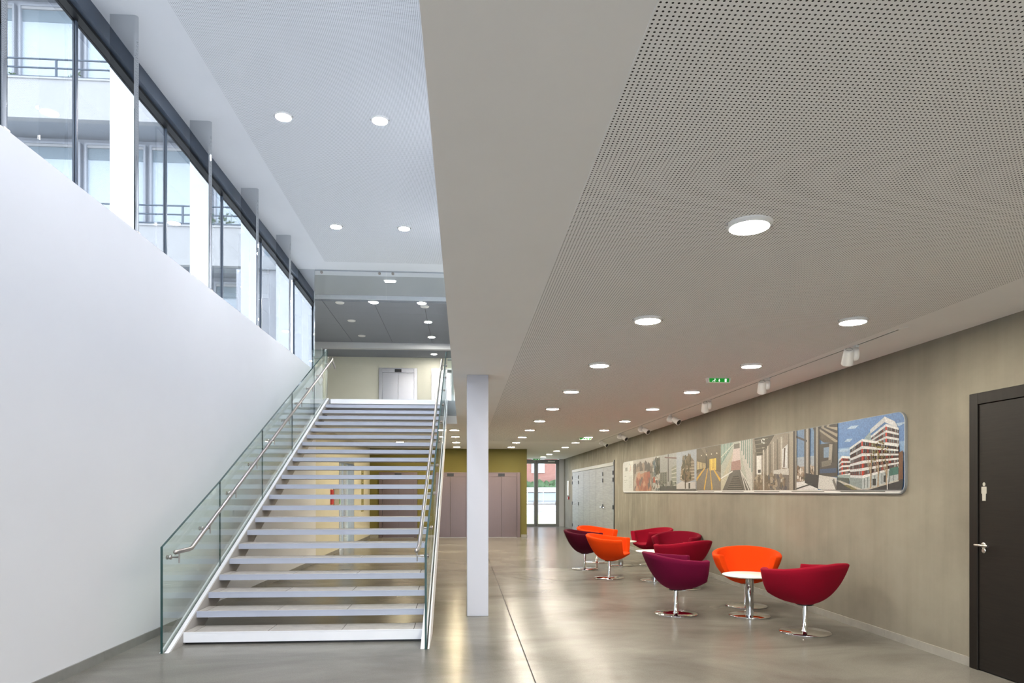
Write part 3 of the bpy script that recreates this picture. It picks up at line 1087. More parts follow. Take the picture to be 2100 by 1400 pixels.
def make_downlight(mat, r=0.118):
    t = empty('downlight', (0, 0, 0))
    MB().lathe([(r, 0.0), (r, -0.005), (r * 0.95, -0.008), (r * 0.90, -0.020), (r * 0.87, -0.022), (r * 0.855, -0.021)], 40).build('trim_ring', M['white_enamel'], t)
    MB().lathe([(r * 0.855, -0.021), (r * 0.85, -0.0215), (0.0, -0.0216)], 40).build('diffuser', mat, t)
    for a in (0, PI):
        MB().lathe([(0.006, 0), (0.006, -0.012), (0.003, -0.014)], 8, None, (r * 1.03 * math.cos(a), r * 1.03 * math.sin(a), 0)).build('clip', M['satin'], t)
    return t


proto = {}


def downlight(kind, x, y, z, label, group):
    key = kind
    if key not in proto:
        proto[key] = make_downlight(M[kind], 0.118 if kind in ('lamp_low', 'lamp_warm') else 0.110)
        r = proto[key]
        r.location = (x, y, z)
    else:
        r = copy_tree(proto[key], (x, y, z))
    tag(r, label, 'ceiling light', group)


ORD = ['nearest', 'second nearest', 'third', 'fourth', 'fifth', 'sixth', 'seventh', 'eighth', 'ninth', 'tenth', 'eleventh', 'twelfth', 'thirteenth']
rowY = [3.49 + 1.98 * k for k in range(-3, 14)]
n = 0
for yy in rowY:
    if yy > YW - 0.5:
        break
    if yy < 2:
        lab = 'downlight behind the viewer in the middle row, %s from the entrance' % ORD[rowY.index(yy)].replace('nearest', 'first').replace('second first', 'second')
    else:
        lab = ORD[n] + ' round downlight of the row along the middle of the perforated ceiling'
        n += 1
    downlight('lamp_low', 1.5, yy, CL - 0.003 if yy < 19 else CL, lab, 'downlights in the low ceiling')
n = 0
for yy in [v - 0.08 for v in rowY]:
    if yy > YE - 0.6:
        break
    if yy < 5:
        lab = 'downlight behind the viewer in the track side row, %s from the entrance' % ['first', 'second', 'third'][round((yy + 0.08 - rowY[0]) / 1.98)] if yy < 2 else 'round downlight just outside the right edge above the dark door'
    else:
        lab = ORD[n] + ' round downlight of the row beside the track lights'
        n += 1
    downlight('lamp_low', 3.19, yy, CL - 0.003 if yy < 19 else CL, lab, 'downlights in the low ceiling')
for yy in (25.2, 27.2):
    downlight('lamp_low', 3.19, yy + 0.02, CL, 'one of the two last downlights before the glazed end door', 'downlights in the low ceiling') if yy > rowY[-1] + 1 else None
for q, yy in enumerate((15.5, 17.35, 19.33, 21.31)):
    downlight('lamp_warm', -0.20, yy, CL, ORD[q] + ' downlight of the short row left of the white column', 'downlights under the landing')
    downlight('lamp_warm', -1.77, yy, CL, ORD[q] + ' downlight under the landing seen between the treads', 'downlights under the landing')
HY = [8.66 + 3.52 * k for k in range(-3, 2)]
for q, yy in enumerate(HY):
    for x, s_ in ((-2.228, 'left'), (-1.042, 'right')):
        if q < 3:
            lab = '%s high downlight above the viewer, %s from the entrance' % (s_, ['first', 'second', 'third'][q])
        else:
            lab = ('nearer' if q == 3 else 'farther') + ' ' + s_ + ' round downlight in the high perforated ceiling'
        downlight('lamp_high', x, yy, CH - 0.004, lab, 'downlights in the high ceiling')
# upper lobby
lob = [(764.5, 613, 1), (864, 613, 1), (878, 659, 1), (885, 690, 1), (697, 620, 0), (871, 628, 0), (721, 657, 0), (742, 688, 0)]
LLAB = ['left of the two bright lobby lights behind the glass screen', 'right of the two bright lobby lights behind the glass screen',
        'upper of the two bright lights on the dark tiled lobby ceiling', 'lower of the two bright lights on the dark tiled lobby ceiling']
ULAB = ['unlit round lamp nearest the steel fins on the tiled lobby ceiling', 'unlit round lamp right on the tiled lobby ceiling',
        'unlit round lamp in the middle of the left ceiling row', 'unlit round lamp nearest the lift bay in the left ceiling row']
offp = None
nu = 0
for q, (px, py, lit) in enumerate(lob):
    k = (1008 - py) / (6.05 - 1.5)
    d = 1400 / k
    X = (px - 950) * CS / k
    Y = YD(d, X)
    if py < 615:
        Y = max(Y, yb1 + 0.13)
    if lit:
        downlight('lamp_lobby', X, Y, 6.05, LLAB[q], 'lit downlights in the upper lobby')
    else:
        if offp is None:
            offp = make_downlight(M['white_enamel'], 0.11)
            offp.location = (X, Y, 6.05)
            r = offp
        else:
            r = copy_tree(offp, (X, Y, 6.05))
        tag(r, ULAB[nu], 'ceiling light', 'unlit downlights in the upper lobby')
        nu += 1
k = (1008 - 725) / (5.885 - 1.5)
downlight('lamp_bay', (890 - 950) * CS / k, YD(1400 / k, -0.9), 5.885, 'bright downlight above the upper lifts', 'lit downlights in the upper lobby')
downlight('lamp_lobby', -3.6, YD(1400 / k, -0.9), 5.885, 'downlight over the upper lift bay hidden by the white post', 'lit downlights in the upper lobby') if False else None
# surface lamp behind the glass screen
k = (1008 - 574) / (CH - 0.02 - 1.5)
X, Y = (800 - 950) * CS / k, YD(1400 / k, -1.5)
o = empty('emergency_lamp', (X, Y, CH - 0.02), 0, 'flat white emergency lamp behind the glass smoke screen', 'lamp')
MB().box(-0.14, 0.14, -0.06, 0.06, -0.02, 0).build('lamp_base', M['white_plastic'], o, 0.006)
MB().box(-0.115, 0.115, -0.045, 0.045, -0.05, -0.02).build('lamp_cover', M['lamp_cover'] if 'lamp_cover' in M else emit('lamp_cover', (0.95, 0.98, 1), 1.5), o, 0.012)

# ------------------------------------------------------------------ exit signs


def exit_sign(x, y, label, w=0.27):
    o_ = empty('exit_sign', (x, y, CL), 0, label, 'exit sign', 'green exit signs')
    h = 0.062
    MB().prism([(-w / 2 - 0.02, 0), (w / 2 + 0.02, 0), (w / 2, -h), (-w / 2, -h)], -0.03, 0.03, fn=lambda a, b, z: (a, z, b)).build('housing', M['white_plastic'], o_)
    g = MB().prism([(-w / 2 + 0.008, -0.008), (w / 2 - 0.008, -0.008), (w / 2 - 0.012, -h + 0.006), (-w / 2 + 0.012, -h + 0.006)], 0, 0.002, fn=lambda a, b, z: (a, -0.0302 - z, b)).build('green_panel', M['green'], o_)
    f_ = lambda a, b, z: (a, -0.0324 - z, b)
    p1 = MB()
    # running man
    cx_ = -0.062
    p1.prism([(cx_ + 0.006 * math.cos(t * PI / 4) + 0.008, -0.017 + 0.005 * math.sin(t * PI / 4)) for t in range(8)], 0, 0.001, fn=f_)
    p1.prism([(cx_ + 0.004, -0.022), (cx_ + 0.012, -0.024), (cx_ + 0.002, -0.040), (cx_ - 0.006, -0.038)], 0, 0.001, fn=f_)
    p1.prism([(cx_ - 0.002, -0.036), (cx_ + 0.004, -0.040), (cx_ + 0.012, -0.050), (cx_ + 0.006, -0.052)], 0, 0.001, fn=f_)
    p1.prism([(cx_ - 0.006, -0.036), (cx_ - 0.002, -0.041), (cx_ - 0.026, -0.048), (cx_ - 0.028, -0.044)], 0, 0.001, fn=f_)
    p1.prism([(cx_ + 0.010, -0.024), (cx_ + 0.026, -0.030), (cx_ + 0.024, -0.034), (cx_ + 0.008, -0.029)], 0, 0.001, fn=f_)
    p1.build('running_man', M['sign_white'], g)
    p2 = MB()
    p2.prism([(-0.004, -0.016), (0.004, -0.016), (0.004, -0.036), (-0.004, -0.036)], 0, 0.001, fn=f_)
    p2.prism([(-0.013, -0.036), (0.013, -0.036), (0.0, -0.052)], 0, 0.001, fn=f_)
    p2.build('arrow', M['sign_white'], g)
    MB().prism([(0.070, -0.014), (0.094, -0.014), (0.092, -0.053), (0.070, -0.053)], 0, 0.001, fn=f_).build('doorway', M['sign_white'], g)
    return o_


k = (1008 - 775) / (CL - 1.5)
exit_sign((1473 - 950) * CS / k, YD(1400 / k, 3.16), 'green exit sign on the ceiling between the downlights of the track side')
k = (1008 - 897) / (CL - 1.5)
exit_sign((1200 - 950) * CS / k, YD(1400 / k, 3.16), 'small far green exit sign beside the last track lights', 0.30)
exit_sign(3.12, YE - 0.4, 'faint green exit sign right above the glazed end door', 0.30)

# ------------------------------------------------------------------ spot track
XT = 3.776
TY0, TY1 = YD(5.93, XT), YD(18.9, XT)
tk = empty('lighting_track', (XT, TY0, CL), 0, 'thin lighting track set in the ceiling beside the concrete wall', 'lighting track')
for s_ in (-1, 1):
    MB().box(s_ * 0.010, s_ * 0.019, 0, TY1 - TY0, -0.003, 0.0).build('rail', M['white_enamel'], tk)
MB().box(-0.010, 0.010, 0, TY1 - TY0, -0.0015, 0.0).build('slot', M['black'], tk)
MB().box(-0.022, 0.022, -0.09, 0, -0.004, 0).build('end_feed', M['white_enamel'], tk)


def spot(y, aim, label):
    o_ = empty('track_spotlight', (XT, y, CL), 0, label, 'spotlight', 'white track spotlights')
    MB().box(-0.016, 0.016, -0.05, 0.05, -0.022, -0.002).build('adapter', M['white_plastic'], o_, 0.003)
    # driver: upright disc hanging under the adapter
    MB().lathe([(0.0, -0.026), (0.058, -0.026), (0.064, -0.020), (0.064, 0.020), (0.058, 0.026), (0.0, 0.026)], 28, (1, -0.25, 0) if aim > 0 else (0.35, -1, 0), (0.0, 0.0, -0.083)).build('driver_disc', M['white_plastic'], o_)
    if aim > 0:     # nearer spots: head hangs beside the disc and points away along the wall
        ax = Vector((0.22, 0.55, -0.80)).normalized()
        c0 = Vector((-0.085, -0.045, -0.045))
    else:           # farther spots: head turned back towards the viewer
        ax = Vector((0.48, -0.72, -0.50)).normalized()
        c0 = Vector((0.055, -0.01, -0.075))
    h = MB().lathe([(0.0, 0.0), (0.030, 0.0), (0.042, 0.004), (0.046, 0.02), (0.058, 0.15), (0.055, 0.155), (0.047, 0.152)], 28, ax, c0).build('lamp_head', M['white_plastic'], o_)
    MB().lathe([(0.047, 0.1521), (0.040, 0.120), (0.018, 0.112), (0.0, 0.112)], 24, ax, c0).build('reflector', M['black'], h)
    MB().lathe([(0.016, 0.1122), (0.012, 0.118), (0.0, 0.120)], 16, ax, c0).build('lens', M['satin'], h)
    MB().lathe([(0.0275, 0.0005), (0.028, -0.001), (0.0305, -0.001), (0.031, 0.001)], 24, ax, c0, caps=False).build('rear_ring', M['black'], h)
    MB().tube([(0, 0, -0.085), tuple(c0 + ax * 0.035)], 0.010, 8).build('pivot', M['white_plastic'], o_)


SD = [6.60, 8.50, 10.5, 12.5, 14.55, 16.5, 18.7]
SL = ['nearest and largest white track spotlight above the photo panel', 'second nearest white track spotlight, head hanging down',
      'third white track spotlight along the track from the dark door', 'fourth white track spotlight, first with its dark lens turned to the viewer',
      'fifth white track spotlight along the track, lens to the viewer', 'sixth white track spotlight, next to last before the grey doors',
      'last white track spotlight at the far track end']
for d, l in zip(SD, SL):
    spot(YD(d, XT), 1 if d < 11 else -1, l)

# ------------------------------------------------------------------ photo panel on the right wall
PY0, PY1 = YD(1400 * 4.33 / ((1856 - 950) * CS), 4.33), YD(1400 * 4.33 / ((1278 - 950) * CS), 4.33)
PZ0, PZ1 = 1.485, 2.292
PX = XR - 0.030
pan = empty('photo_panel', (XR, PY0, PZ0), 0, 'long rounded photo panel of building site pictures on the concrete wall', 'photo panel')
PLn = PY1 - PY0


def rrect(x0, x1, y0, y1, rl, rr, n=7):
    pts = []
    for cx_, cy_, r, a0 in ((x1 - rr, y1 - rr, rr, 0), (x0 + rl, y1 - rl, rl, PI / 2), (x0 + rl, y0 + rl, rl, PI), (x1 - rr, y0 + rr, rr, 1.5 * PI)):
        if r < 1e-6:
            pts.append((cx_, cy_))
            continue
        for q in range(n + 1):
            a = a0 + PI / 2 * q / n
            pts.append((cx_ + r * math.cos(a), cy_ + r * math.sin(a)))
    return pts


# u runs from the far (left) end to the near (right) end, in metres
def pw(u, v, z):
    return (-z, PLn - u, v)


MB().prism(rrect(0, PLn, 0, PZ1 - PZ0, 0.10, 0.10), 0.004, 0.026, fn=pw).build('backboard', M['print_base'], pan, 0.002)
MB().prism(rrect(0.004, PLn + 0.010, -0.010, PZ1 - PZ0 + 0.006, 0.10, 0.11), 0.0, 0.020, fn=pw).build('frame_edge', M['frame_grey'], pan)


def clip(poly, base):
    """clip polygon to the convex counter-clockwise base"""
    out = poly
    nb = len(base)
    for i in range(nb):
        ax_, ay_ = base[i]
        bx_, by_ = base[(i + 1) % nb]
        inp, out = out, []
        if not inp:
            return []

        def side(p):
            return (bx_ - ax_) * (p[1] - ay_) - (by_ - ay_) * (p[0] - ax_)
        for j in range(len(inp)):
            p, q = inp[j], inp[(j + 1) % len(inp)]
            sp_, sq = side(p), side(q)
            if sp_ >= -1e-9:
                out.append(p)
            if (sp_ > 1e-9 and sq < -1e-9) or (sp_ < -1e-9 and sq > 1e-9):
                t = sp_ / (sp_ - sq)
                out.append((p[0] + (q[0] - p[0]) * t, p[1] + (q[1] - p[1]) * t))
    return out


def srgb(c):
    return tuple(((v / 255) / 12.92 if v / 255 <= 0.04045 else ((v / 255 + 0.055) / 1.055) ** 2.4) for v in c)


class Print:
    def __init__(self, u0, u1, bg_, rl=0.0, rr=0.0):
        self.u0, self.u1 = u0, u1
        self.base = rrect(u0, u1, 0.036, PZ1 - PZ0, 0, 0)
        if rr or rl:
            self.base = rrect(u0, u1, 0.0, PZ1 - PZ0, rl, rr)
            self.base = clip(self.base, [(u0 - 1, 0.036), (u1 + 1, 0.036), (u1 + 1, 2), (u0 - 1, 2)])
        self.polys = []
        self.p(bg_, [(0, 0), (1, 0), (1, 1), (0, 1)])

    def p(self, col, pts, spread=0):
        q = [(self.u0 + a * (self.u1 - self.u0), 0.036 + b * (PZ1 - PZ0 - 0.036)) for a, b in pts]
        ar = sum(q[i][0] * q[(i + 1) % len(q)][1] - q[(i + 1) % len(q)][0] * q[i][1] for i in range(len(q)))
        if ar < 0:
            q = q[::-1]
        q = clip(q, self.base)
        if len(q) > 2:
            self.polys.append((srgb(col), q))
        return self

    def r(self, col, x0, x1, y0, y1):
        return self.p(col, [(x0, y0), (x1, y0), (x1, y1), (x0, y1)])

    def line(self, col, a, b, w0, w1=None):
        w1 = w0 if w1 is None else w1
        asp = (PZ1 - PZ0) / (self.u1 - self.u0)
        dx, dy = b[0] - a[0], (b[1] - a[1]) * asp
        L = math.hypot(dx, dy) or 1
        nx, ny = -dy / L, dx / L / asp
        return self.p(col, [(a[0] + nx * w0, a[1] + ny * w0), (a[0] - nx * w0, a[1] - ny * w0), (b[0] - nx * w1, b[1] - ny * w1), (b[0] + nx * w1, b[1] + ny * w1)])

    def blobs(self, cols, n_, x0, x1, y0, y1, s0, s1, seed=1):
        rnd = random.Random(seed)
        for _ in range(n_):
            cx_, cy_ = rnd.uniform(x0, x1), rnd.uniform(y0, y1)
            s_ = rnd.uniform(s0, s1)
            m_ = rnd.randint(4, 7)
            a0 = rnd.random() * 6
            asp = (self.u1 - self.u0) / (PZ1 - PZ0)
            self.p(rnd.choice(cols), [(cx_ + s_ * rnd.uniform(.6, 1.2) * math.cos(a0 + 2 * PI * t / m_), cy_ + s_ * asp * rnd.uniform(.6, 1.2) * math.sin(a0 + 2 * PI * t / m_)) for t in range(m_)])
        return self

    def build(self, name):
        me = bpy.data.meshes.new(name)
        vs_, fs_, cs_ = [], [], []
        for i, (c, q) in enumerate(self.polys):
            z = 0.0262 + i * 0.00006
            n0 = len(vs_)
            vs_ += [pw(a, b, z) for a, b in q]
            fs_.append(tuple(range(n0 + len(q) - 1, n0 - 1, -1)))
            cs_.append(c)
        me.from_pydata(vs_, [], fs_)
        ca = me.color_attributes.new('ink', 'FLOAT_COLOR', 'CORNER')
        for p_, c in zip(me.polygons, cs_):
            for li in p_.loop_indices:
                ca.data[li].color = (*c, 1)
        me.materials.append(M['ink'])
        o_ = bpy.data.objects.new(name, me)
        C.objects.link(o_)
        o_.parent = pan
        return o_


def u_of(px):
    return PLn - (YD(1400 * 4.32 / ((px - 950) * CS), 4.32) - PY0)


B = [u_of(p) for p in (1278, 1298, 1338, 1353, 1387, 1428, 1478, 1543, 1619, 1718)] + [PLn]
# 1 title sheet
pr = Print(B[0], B[1], (226, 226, 218), rl=0.10)
for q in range(10):
    pr.r((160, 160, 152), 0.58, 0.92, 0.50 - q * 0.043, 0.507 - q * 0.043)
pr.r((150, 150, 140), 0.12, 0.32, 0.50, 0.52); pr.r((160, 160, 150), 0.05, 0.42, 0.36, 0.375); pr.r((170, 170, 160), 0.14, 0.34, 0.29, 0.305)
for q in range(14):
    a, b_ = -1.2 + 2.5 * q / 14, -1.2 + 2.5 * (q + 1.1) / 14
    cc = ((196, 60, 60), (224, 150, 90), (60, 130, 130))[min(2, q * 3 // 14)]
    pr.p(cc, [(0.62 + 0.11 * math.cos(t), 0.78 + 0.13 * math.sin(t)) for t in (a, b_)] + [(0.62 + 0.14 * math.cos(t), 0.78 + 0.15 * math.sin(t)) for t in (b_, a)])
t_o = pr.build('title_sheet')
text_obj('ESES', 0.13, M['sign_ink'], pan, Matrix.Identity(4), 'logo_lettering')
bpy.data.objects['logo_lettering'].matrix_parent_inverse = Matrix.Identity(4)
bpy.data.objects['logo_lettering'].matrix_basis = Matrix(((0, 0, -1, -0.0285), (-1, 0, 0, PLn - 0.28), (0, 1, 0, 0.56), (0, 0, 0, 1)))
# 2 excavation pit
pr = Print(B[1], B[2], (196, 190, 180))
pr.r((150, 140, 124), 0, 1, 0, 0.78)
pr.blobs([(120, 108, 94), (140, 128, 112), (98, 92, 82), (170, 150, 130)], 40, 0, 1, 0.62, 0.82, 0.03, 0.10, 3)
pr.p((190, 176, 160), [(0.05, 0.3), (0.18, 0.62), (0.70, 0.62), (0.95, 0.25), (0.95, 0), (0.05, 0)])
pr.p((196, 150, 118), [(0.15, 0.0), (0.24, 0.52), (0.66, 0.56), (0.86, 0.2), (0.9, 0)])
pr.blobs([(206, 160, 130), (180, 120, 92), (170, 104, 84), (120, 110, 104)], 40, 0.1, 0.9, 0.02, 0.5, 0.03, 0.09, 4)
pr.build('photo_print')
pr = Print(B[2], B[3], (190, 190, 182))
pr.r((92, 92, 78), 0.45, 1, 0.5, 0.95)
pr.blobs([(110, 124, 112), (90, 110, 120), (150, 150, 140), (70, 80, 78), (190, 180, 168)], 60, 0, 0.5, 0.3, 0.95, 0.04, 0.14, 5)
pr.blobs([(80, 76, 58), (110, 104, 84), (62, 62, 46)], 40, 0.5, 1, 0.5, 0.95, 0.05, 0.12, 6)
pr.r((186, 96, 70), 0.12, 0.40, 0.24, 0.40)
pr.r((210, 206, 196), 0.5, 1, 0.0, 0.36)
pr.blobs([(220, 216, 206), (90, 90, 84), (160, 130, 110), (120, 130, 128)], 40, 0, 1, 0, 0.38, 0.04, 0.1, 7)
pr.build('photo_print')
# 3 crane and building
pr = Print(B[3], B[4], (168, 170, 164))
pr.line((92, 84, 84), (0.52, 0.25), (0.52, 1.0), 0.025)
pr.line((120, 90, 84), (0.3, 0.93), (1.0, 0.86), 0.012)
pr.r((128, 130, 116), 0, 0.45, 0.18, 0.52)
pr.p((150, 154, 138), [(0.72, 0.1), (0.72, 0.62), (1, 0.68), (1, 0.05)])
for q in range(5):
    pr.p((188, 188, 174), [(0.72, 0.14 + q * 0.1), (1, 0.10 + q * 0.12), (1, 0.135 + q * 0.12), (0.72, 0.17 + q * 0.1)])
    for t in range(3):
        pr.r((104, 108, 98), 0.06 + t * 0.13, 0.13 + t * 0.13, 0.22 + q * 0.06, 0.255 + q * 0.06)
pr.r((96, 96, 90), 0, 1, 0, 0.13)
pr.blobs([(86, 92, 74), (112, 112, 100), (150, 146, 134)], 24, 0, 1, 0.05, 0.25, 0.02, 0.06, 8)
pr.build('photo_print')
# 4 corner building with trees
pr = Print(B[4], B[5], (170, 178, 186))
pr.p((158, 144, 122), [(0.18, 0.28), (0.30, 0.74), (0.55, 0.80), (0.55, 0.2)])
pr.p((140, 126, 104), [(0.50, 0.2), (0.50, 0.70), (0.74, 0.84), (0.90, 0.72), (0.90, 0.26)])
for q in range(6):
    pr.p((196, 186, 166), [(0.20 + q * 0.02, 0.30 + q * 0.075), (0.55, 0.30 + q * 0.08), (0.55, 0.325 + q * 0.08), (0.20 + q * 0.02, 0.325 + q * 0.075)])
    pr.p((188, 176, 154), [(0.55, 0.30 + q * 0.08), (0.90, 0.31 + q * 0.075), (0.90, 0.335 + q * 0.075), (0.55, 0.33 + q * 0.08)])
pr.blobs([(96, 88, 62), (120, 106, 76), (78, 74, 52), (140, 122, 92)], 110, 0.28, 0.72, 0.3, 0.86, 0.02, 0.07, 9)
pr.p((204, 200, 194), [(0.02, 0.05), (0.02, 0.16), (0.30, 0.24), (0.55, 0.20), (0.98, 0.22), (0.98, 0.04)])
pr.line((92, 76, 58), (0.48, 0.05), (0.48, 0.45), 0.025)
pr.r((78, 76, 70), 0.64, 0.72, 0.05, 0.19)
pr.r((104, 102, 94), 0, 1, 0, 0.045)
pr.build('photo_print')
# 5 empty hall with light streaks
pr = Print(B[5], B[6], (104, 92, 68))
pr.p((134, 126, 112), [(0, 0), (1, 0), (1, 0.38), (0.62, 0.52), (0.36, 0.52), (0, 0.40)])
for q in range(9):
    pr.r((232, 214, 160), 0.02 + q * 0.05, 0.045 + q * 0.05, 0.50 + q * 0.004, 0.70 - q * 0.010)
for q in range(5):
    pr.r((250, 214, 96), 0.56 + q * 0.055, 0.60 + q * 0.055, 0.46, 0.72)
pr.r((74, 68, 56), 0.40, 0.46, 0.5, 0.92)
for a, b_ in (((0.36, 0.52), (0.0, 0.26)), ((0.48, 0.50), (0.34, 0.02)), ((0.58, 0.50), (0.66, 0.02)), ((0.68, 0.52), (0.98, 0.22))):
    pr.line((222, 176, 70), a, b_, 0.012, 0.024)
pr.p((126, 116, 92), [(0.2, 1.0), (0.36, 1.0), (0.50, 0.78), (0.46, 0.78)])
for q in range(4):
    pr.p((244, 236, 208), [(0.20 + q * 0.21, 0.82), (0.23 + q * 0.21, 0.81), (0.24 + q * 0.21, 0.83), (0.21 + q * 0.21, 0.845)])
pr.build('photo_print')
# 6 long glazed lightwell
pr = Print(B[6], B[7], (186, 190, 176))
pr.p((126, 158, 146), [(0, 0.55), (0.42, 0.95), (0.42, 1.0), (0, 1.0)])
for q in range(9):
    pr.line((220, 226, 214), (q * 0.05, 0.60 + q * 0.044), (q * 0.05, 1.0), 0.006)
pr.line((214, 216, 200), (0, 0.72), (0.44, 0.97), 0.008)
pr.p((196, 190, 166), [(0, 0.22), (0.44, 0.84), (0.48, 0.88), (0.10, 0.02), (0, 0.02)])
pr.p((204, 202, 192), [(0.60, 1.0), (1, 1.0), (1, 0.0), (0.92, 0.0), (0.62, 0.86)])
for q in range(6):
    pr.line((112, 146, 134), (0.68 + q * 0.06, 1.0), (0.68 + q * 0.06, 0.80 - q * 0.09), 0.012)
pr.p((222, 206, 200), [(0.42, 0.86), (0.62, 0.86), (0.66, 0.5), (0.36, 0.45)])
pr.p((176, 140, 130), [(0.36, 0.6), (0.64, 0.62), (0.66, 0.42), (0.34, 0.36)])
pr.r((120, 116, 104), 0.44, 0.62, 0.86, 0.96)
pr.p((110, 106, 98), [(0.06, 0.0), (0.34, 0.42), (0.66, 0.42), (0.94, 0.0)])
pr.p((84, 80, 72), [(0.2, 0.0), (0.42, 0.30), (0.58, 0.30), (0.74, 0.0)])
for q in range(6):
    pr.r((128, 122, 110), 0.24 + q * 0.025, 0.70 - q * 0.022, 0.03 + q * 0.045, 0.043 + q * 0.045)
pr.line((226, 226, 220), (0.0, 0.26), (0.40, 0.40), 0.010)
for e in (0.80, 0.90, 0.99):
    pr.line((214, 212, 202), (0.64, 0.42), (e, 0.0), 0.006, 0.012)
pr.build('photo_print')
# 7 stud partitions
pr = Print(B[7], B[8], (150, 140, 126))
pr.p((78, 72, 56), [(0.05, 1.0), (0.62, 1.0), (0.30, 0.66), (0.12, 0.66)])
for q in range(4):
    pr.r((128, 122, 106), 0.06, 0.44 - q * 0.04, 0.95 - q * 0.08, 0.965 - q * 0.08)
pr.p((128, 112, 92), [(0, 0), (0.5, 0), (0.36, 0.34), (0.12, 0.34), (0, 0.05)])
pr.r((232, 230, 224), 0.12, 0.26, 0.30, 0.66)
pr.r((66, 64, 60), 0.16, 0.24, 0.33, 0.39)
pr.p((124, 116, 108), [(0.5, 0.0), (1, 0.0), (1, 0.32), (0.62, 0.34)])
for q, x in enumerate((0.02, 0.08, 0.30, 0.36, 0.42, 0.48, 0.58, 0.68, 0.78, 0.97)):
    pr.r(((196, 188, 174), (112, 104, 92))[q % 2], x, x + 0.018 + 0.012 * (q % 3), 0.0 if q < 3 else 0.14, 0.70 + 0.03 * q)
pr.p((222, 224, 224), [(0.82, 0.40), (0.95, 0.38), (0.95, 0.80), (0.82, 0.72)])
pr.line((96, 80, 66), (0.86, 0.4), (0.88, 0.74), 0.018)
pr.p((206, 202, 194), [(0.60, 0.30), (0.98, 0.26), (0.98, 0.38), (0.60, 0.36)])
pr.blobs([(140, 124, 102), (112, 98, 80), (172, 158, 136), (96, 92, 96)], 50, 0.05, 0.98, 0.0, 0.26, 0.02, 0.06, 11)
for x in (0.30, 0.27, 0.33):
    pr.blobs([(246, 246, 238)], 2, x, x + 0.02, 0.72, 0.98, 0.010, 0.016, int(x * 100))
pr.build('photo_print')
# 8 pipework over the city
pr = Print(B[8], B[9], (116, 148, 186))
pr.p((170, 180, 190), [(0, 0.34), (1, 0.34), (1, 0.55), (0, 0.55)])
pr.r((168, 150, 132), 0, 0.75, 0.14, 0.39)
pr.blobs([(214, 200, 184), (150, 124, 102), (110, 92, 78), (226, 220, 210), (86, 96, 70)], 90, 0.1, 0.72, 0.16, 0.39, 0.008, 0.03, 12)
pr.p((224, 224, 222), [(0.16, 0.0), (0.16, 0.13), (0.48, 0.16), (0.62, 0.04), (0.62, 0)])
pr.p((92, 82, 70), [(0.52, 1.0), (1, 1.0), (1, 0.70), (0.74, 0.74), (0.60, 0.84)])
for q in range(6):
    pr.line(((156, 146, 130), (58, 52, 46))[q % 2], (0.60 + q * 0.05, 1.0), (1.0, 0.72 + q * 0.05), 0.02)
pr.r((74, 70, 64), 0.62, 1.0, 0.20, 0.72)
pr.r((126, 150, 176), 0.74, 0.86, 0.50, 0.66)
pr.r((64, 84, 116), 0.66, 0.98, 0.26, 0.33)
for x, w, c in ((0.0, 0.09, (168, 158, 142)), (0.09, 0.05, (66, 58, 50)), (0.14, 0.03, (150, 144, 134)), (0.34, 0.04, (92, 88, 82)), (0.38, 0.05, (180, 174, 164)), (0.43, 0.03, (78, 72, 66)), (0.55, 0.035, (70, 64, 58)), (0.585, 0.045, (158, 150, 138)), (0.63, 0.03, (60, 54, 48))):
    pr.r(c, x, x + w, 0.0 if x < 0.3 else 0.22, 1.0)
pr.line((168, 160, 148), (0.86, 0.42), (0.88, 0.70), 0.030)
pr.line((60, 56, 52), (0.92, 0.42), (0.93, 0.72), 0.018)
pr.line((120, 114, 104), (0.70, 0.40), (0.88, 0.42), 0.030)
pr.line((58, 56, 58), (0.36, 0.20), (0.66, 0.12), 0.055, 0.075)
pr.line((206, 204, 198), (0.64, 0.13), (0.98, 0.06), 0.075, 0.085)
pr.line((110, 106, 100), (0.92, 0.16), (0.99, 0.0), 0.018)
pr.line((78, 78, 80), (0.16, 0.90), (0.40, 0.80), 0.012)
pr.line((74, 74, 74), (0.16, 0.02), (0.5, 0.10), 0.008)
pr.build('photo_print')
# 9 the finished corner building
pr = Print(B[9], B[10], (98, 138, 190), rr=0.10)
pr.p((136, 170, 206), [(0, 0.28), (1, 0.36), (1, 0.62), (0, 0.62)])
pr.p((158, 186, 212), [(0, 0.3), (0.5, 0.32), (0.5, 0.46), (0, 0.46)])
for a in ((0.25, 0.90, 0.10), (0.18, 0.72, 0.07), (0.1, 0.58, 0.12), (0.85, 0.84, 0.2)):
    pr.p((168, 192, 216), [(a[0] - a[2], a[1] - 0.01), (a[0] + a[2] * 0.4, a[1] - 0.02), (a[0] + a[2], a[1] + 0.02), (a[0] - a[2] * 0.3, a[1] + 0.025)])


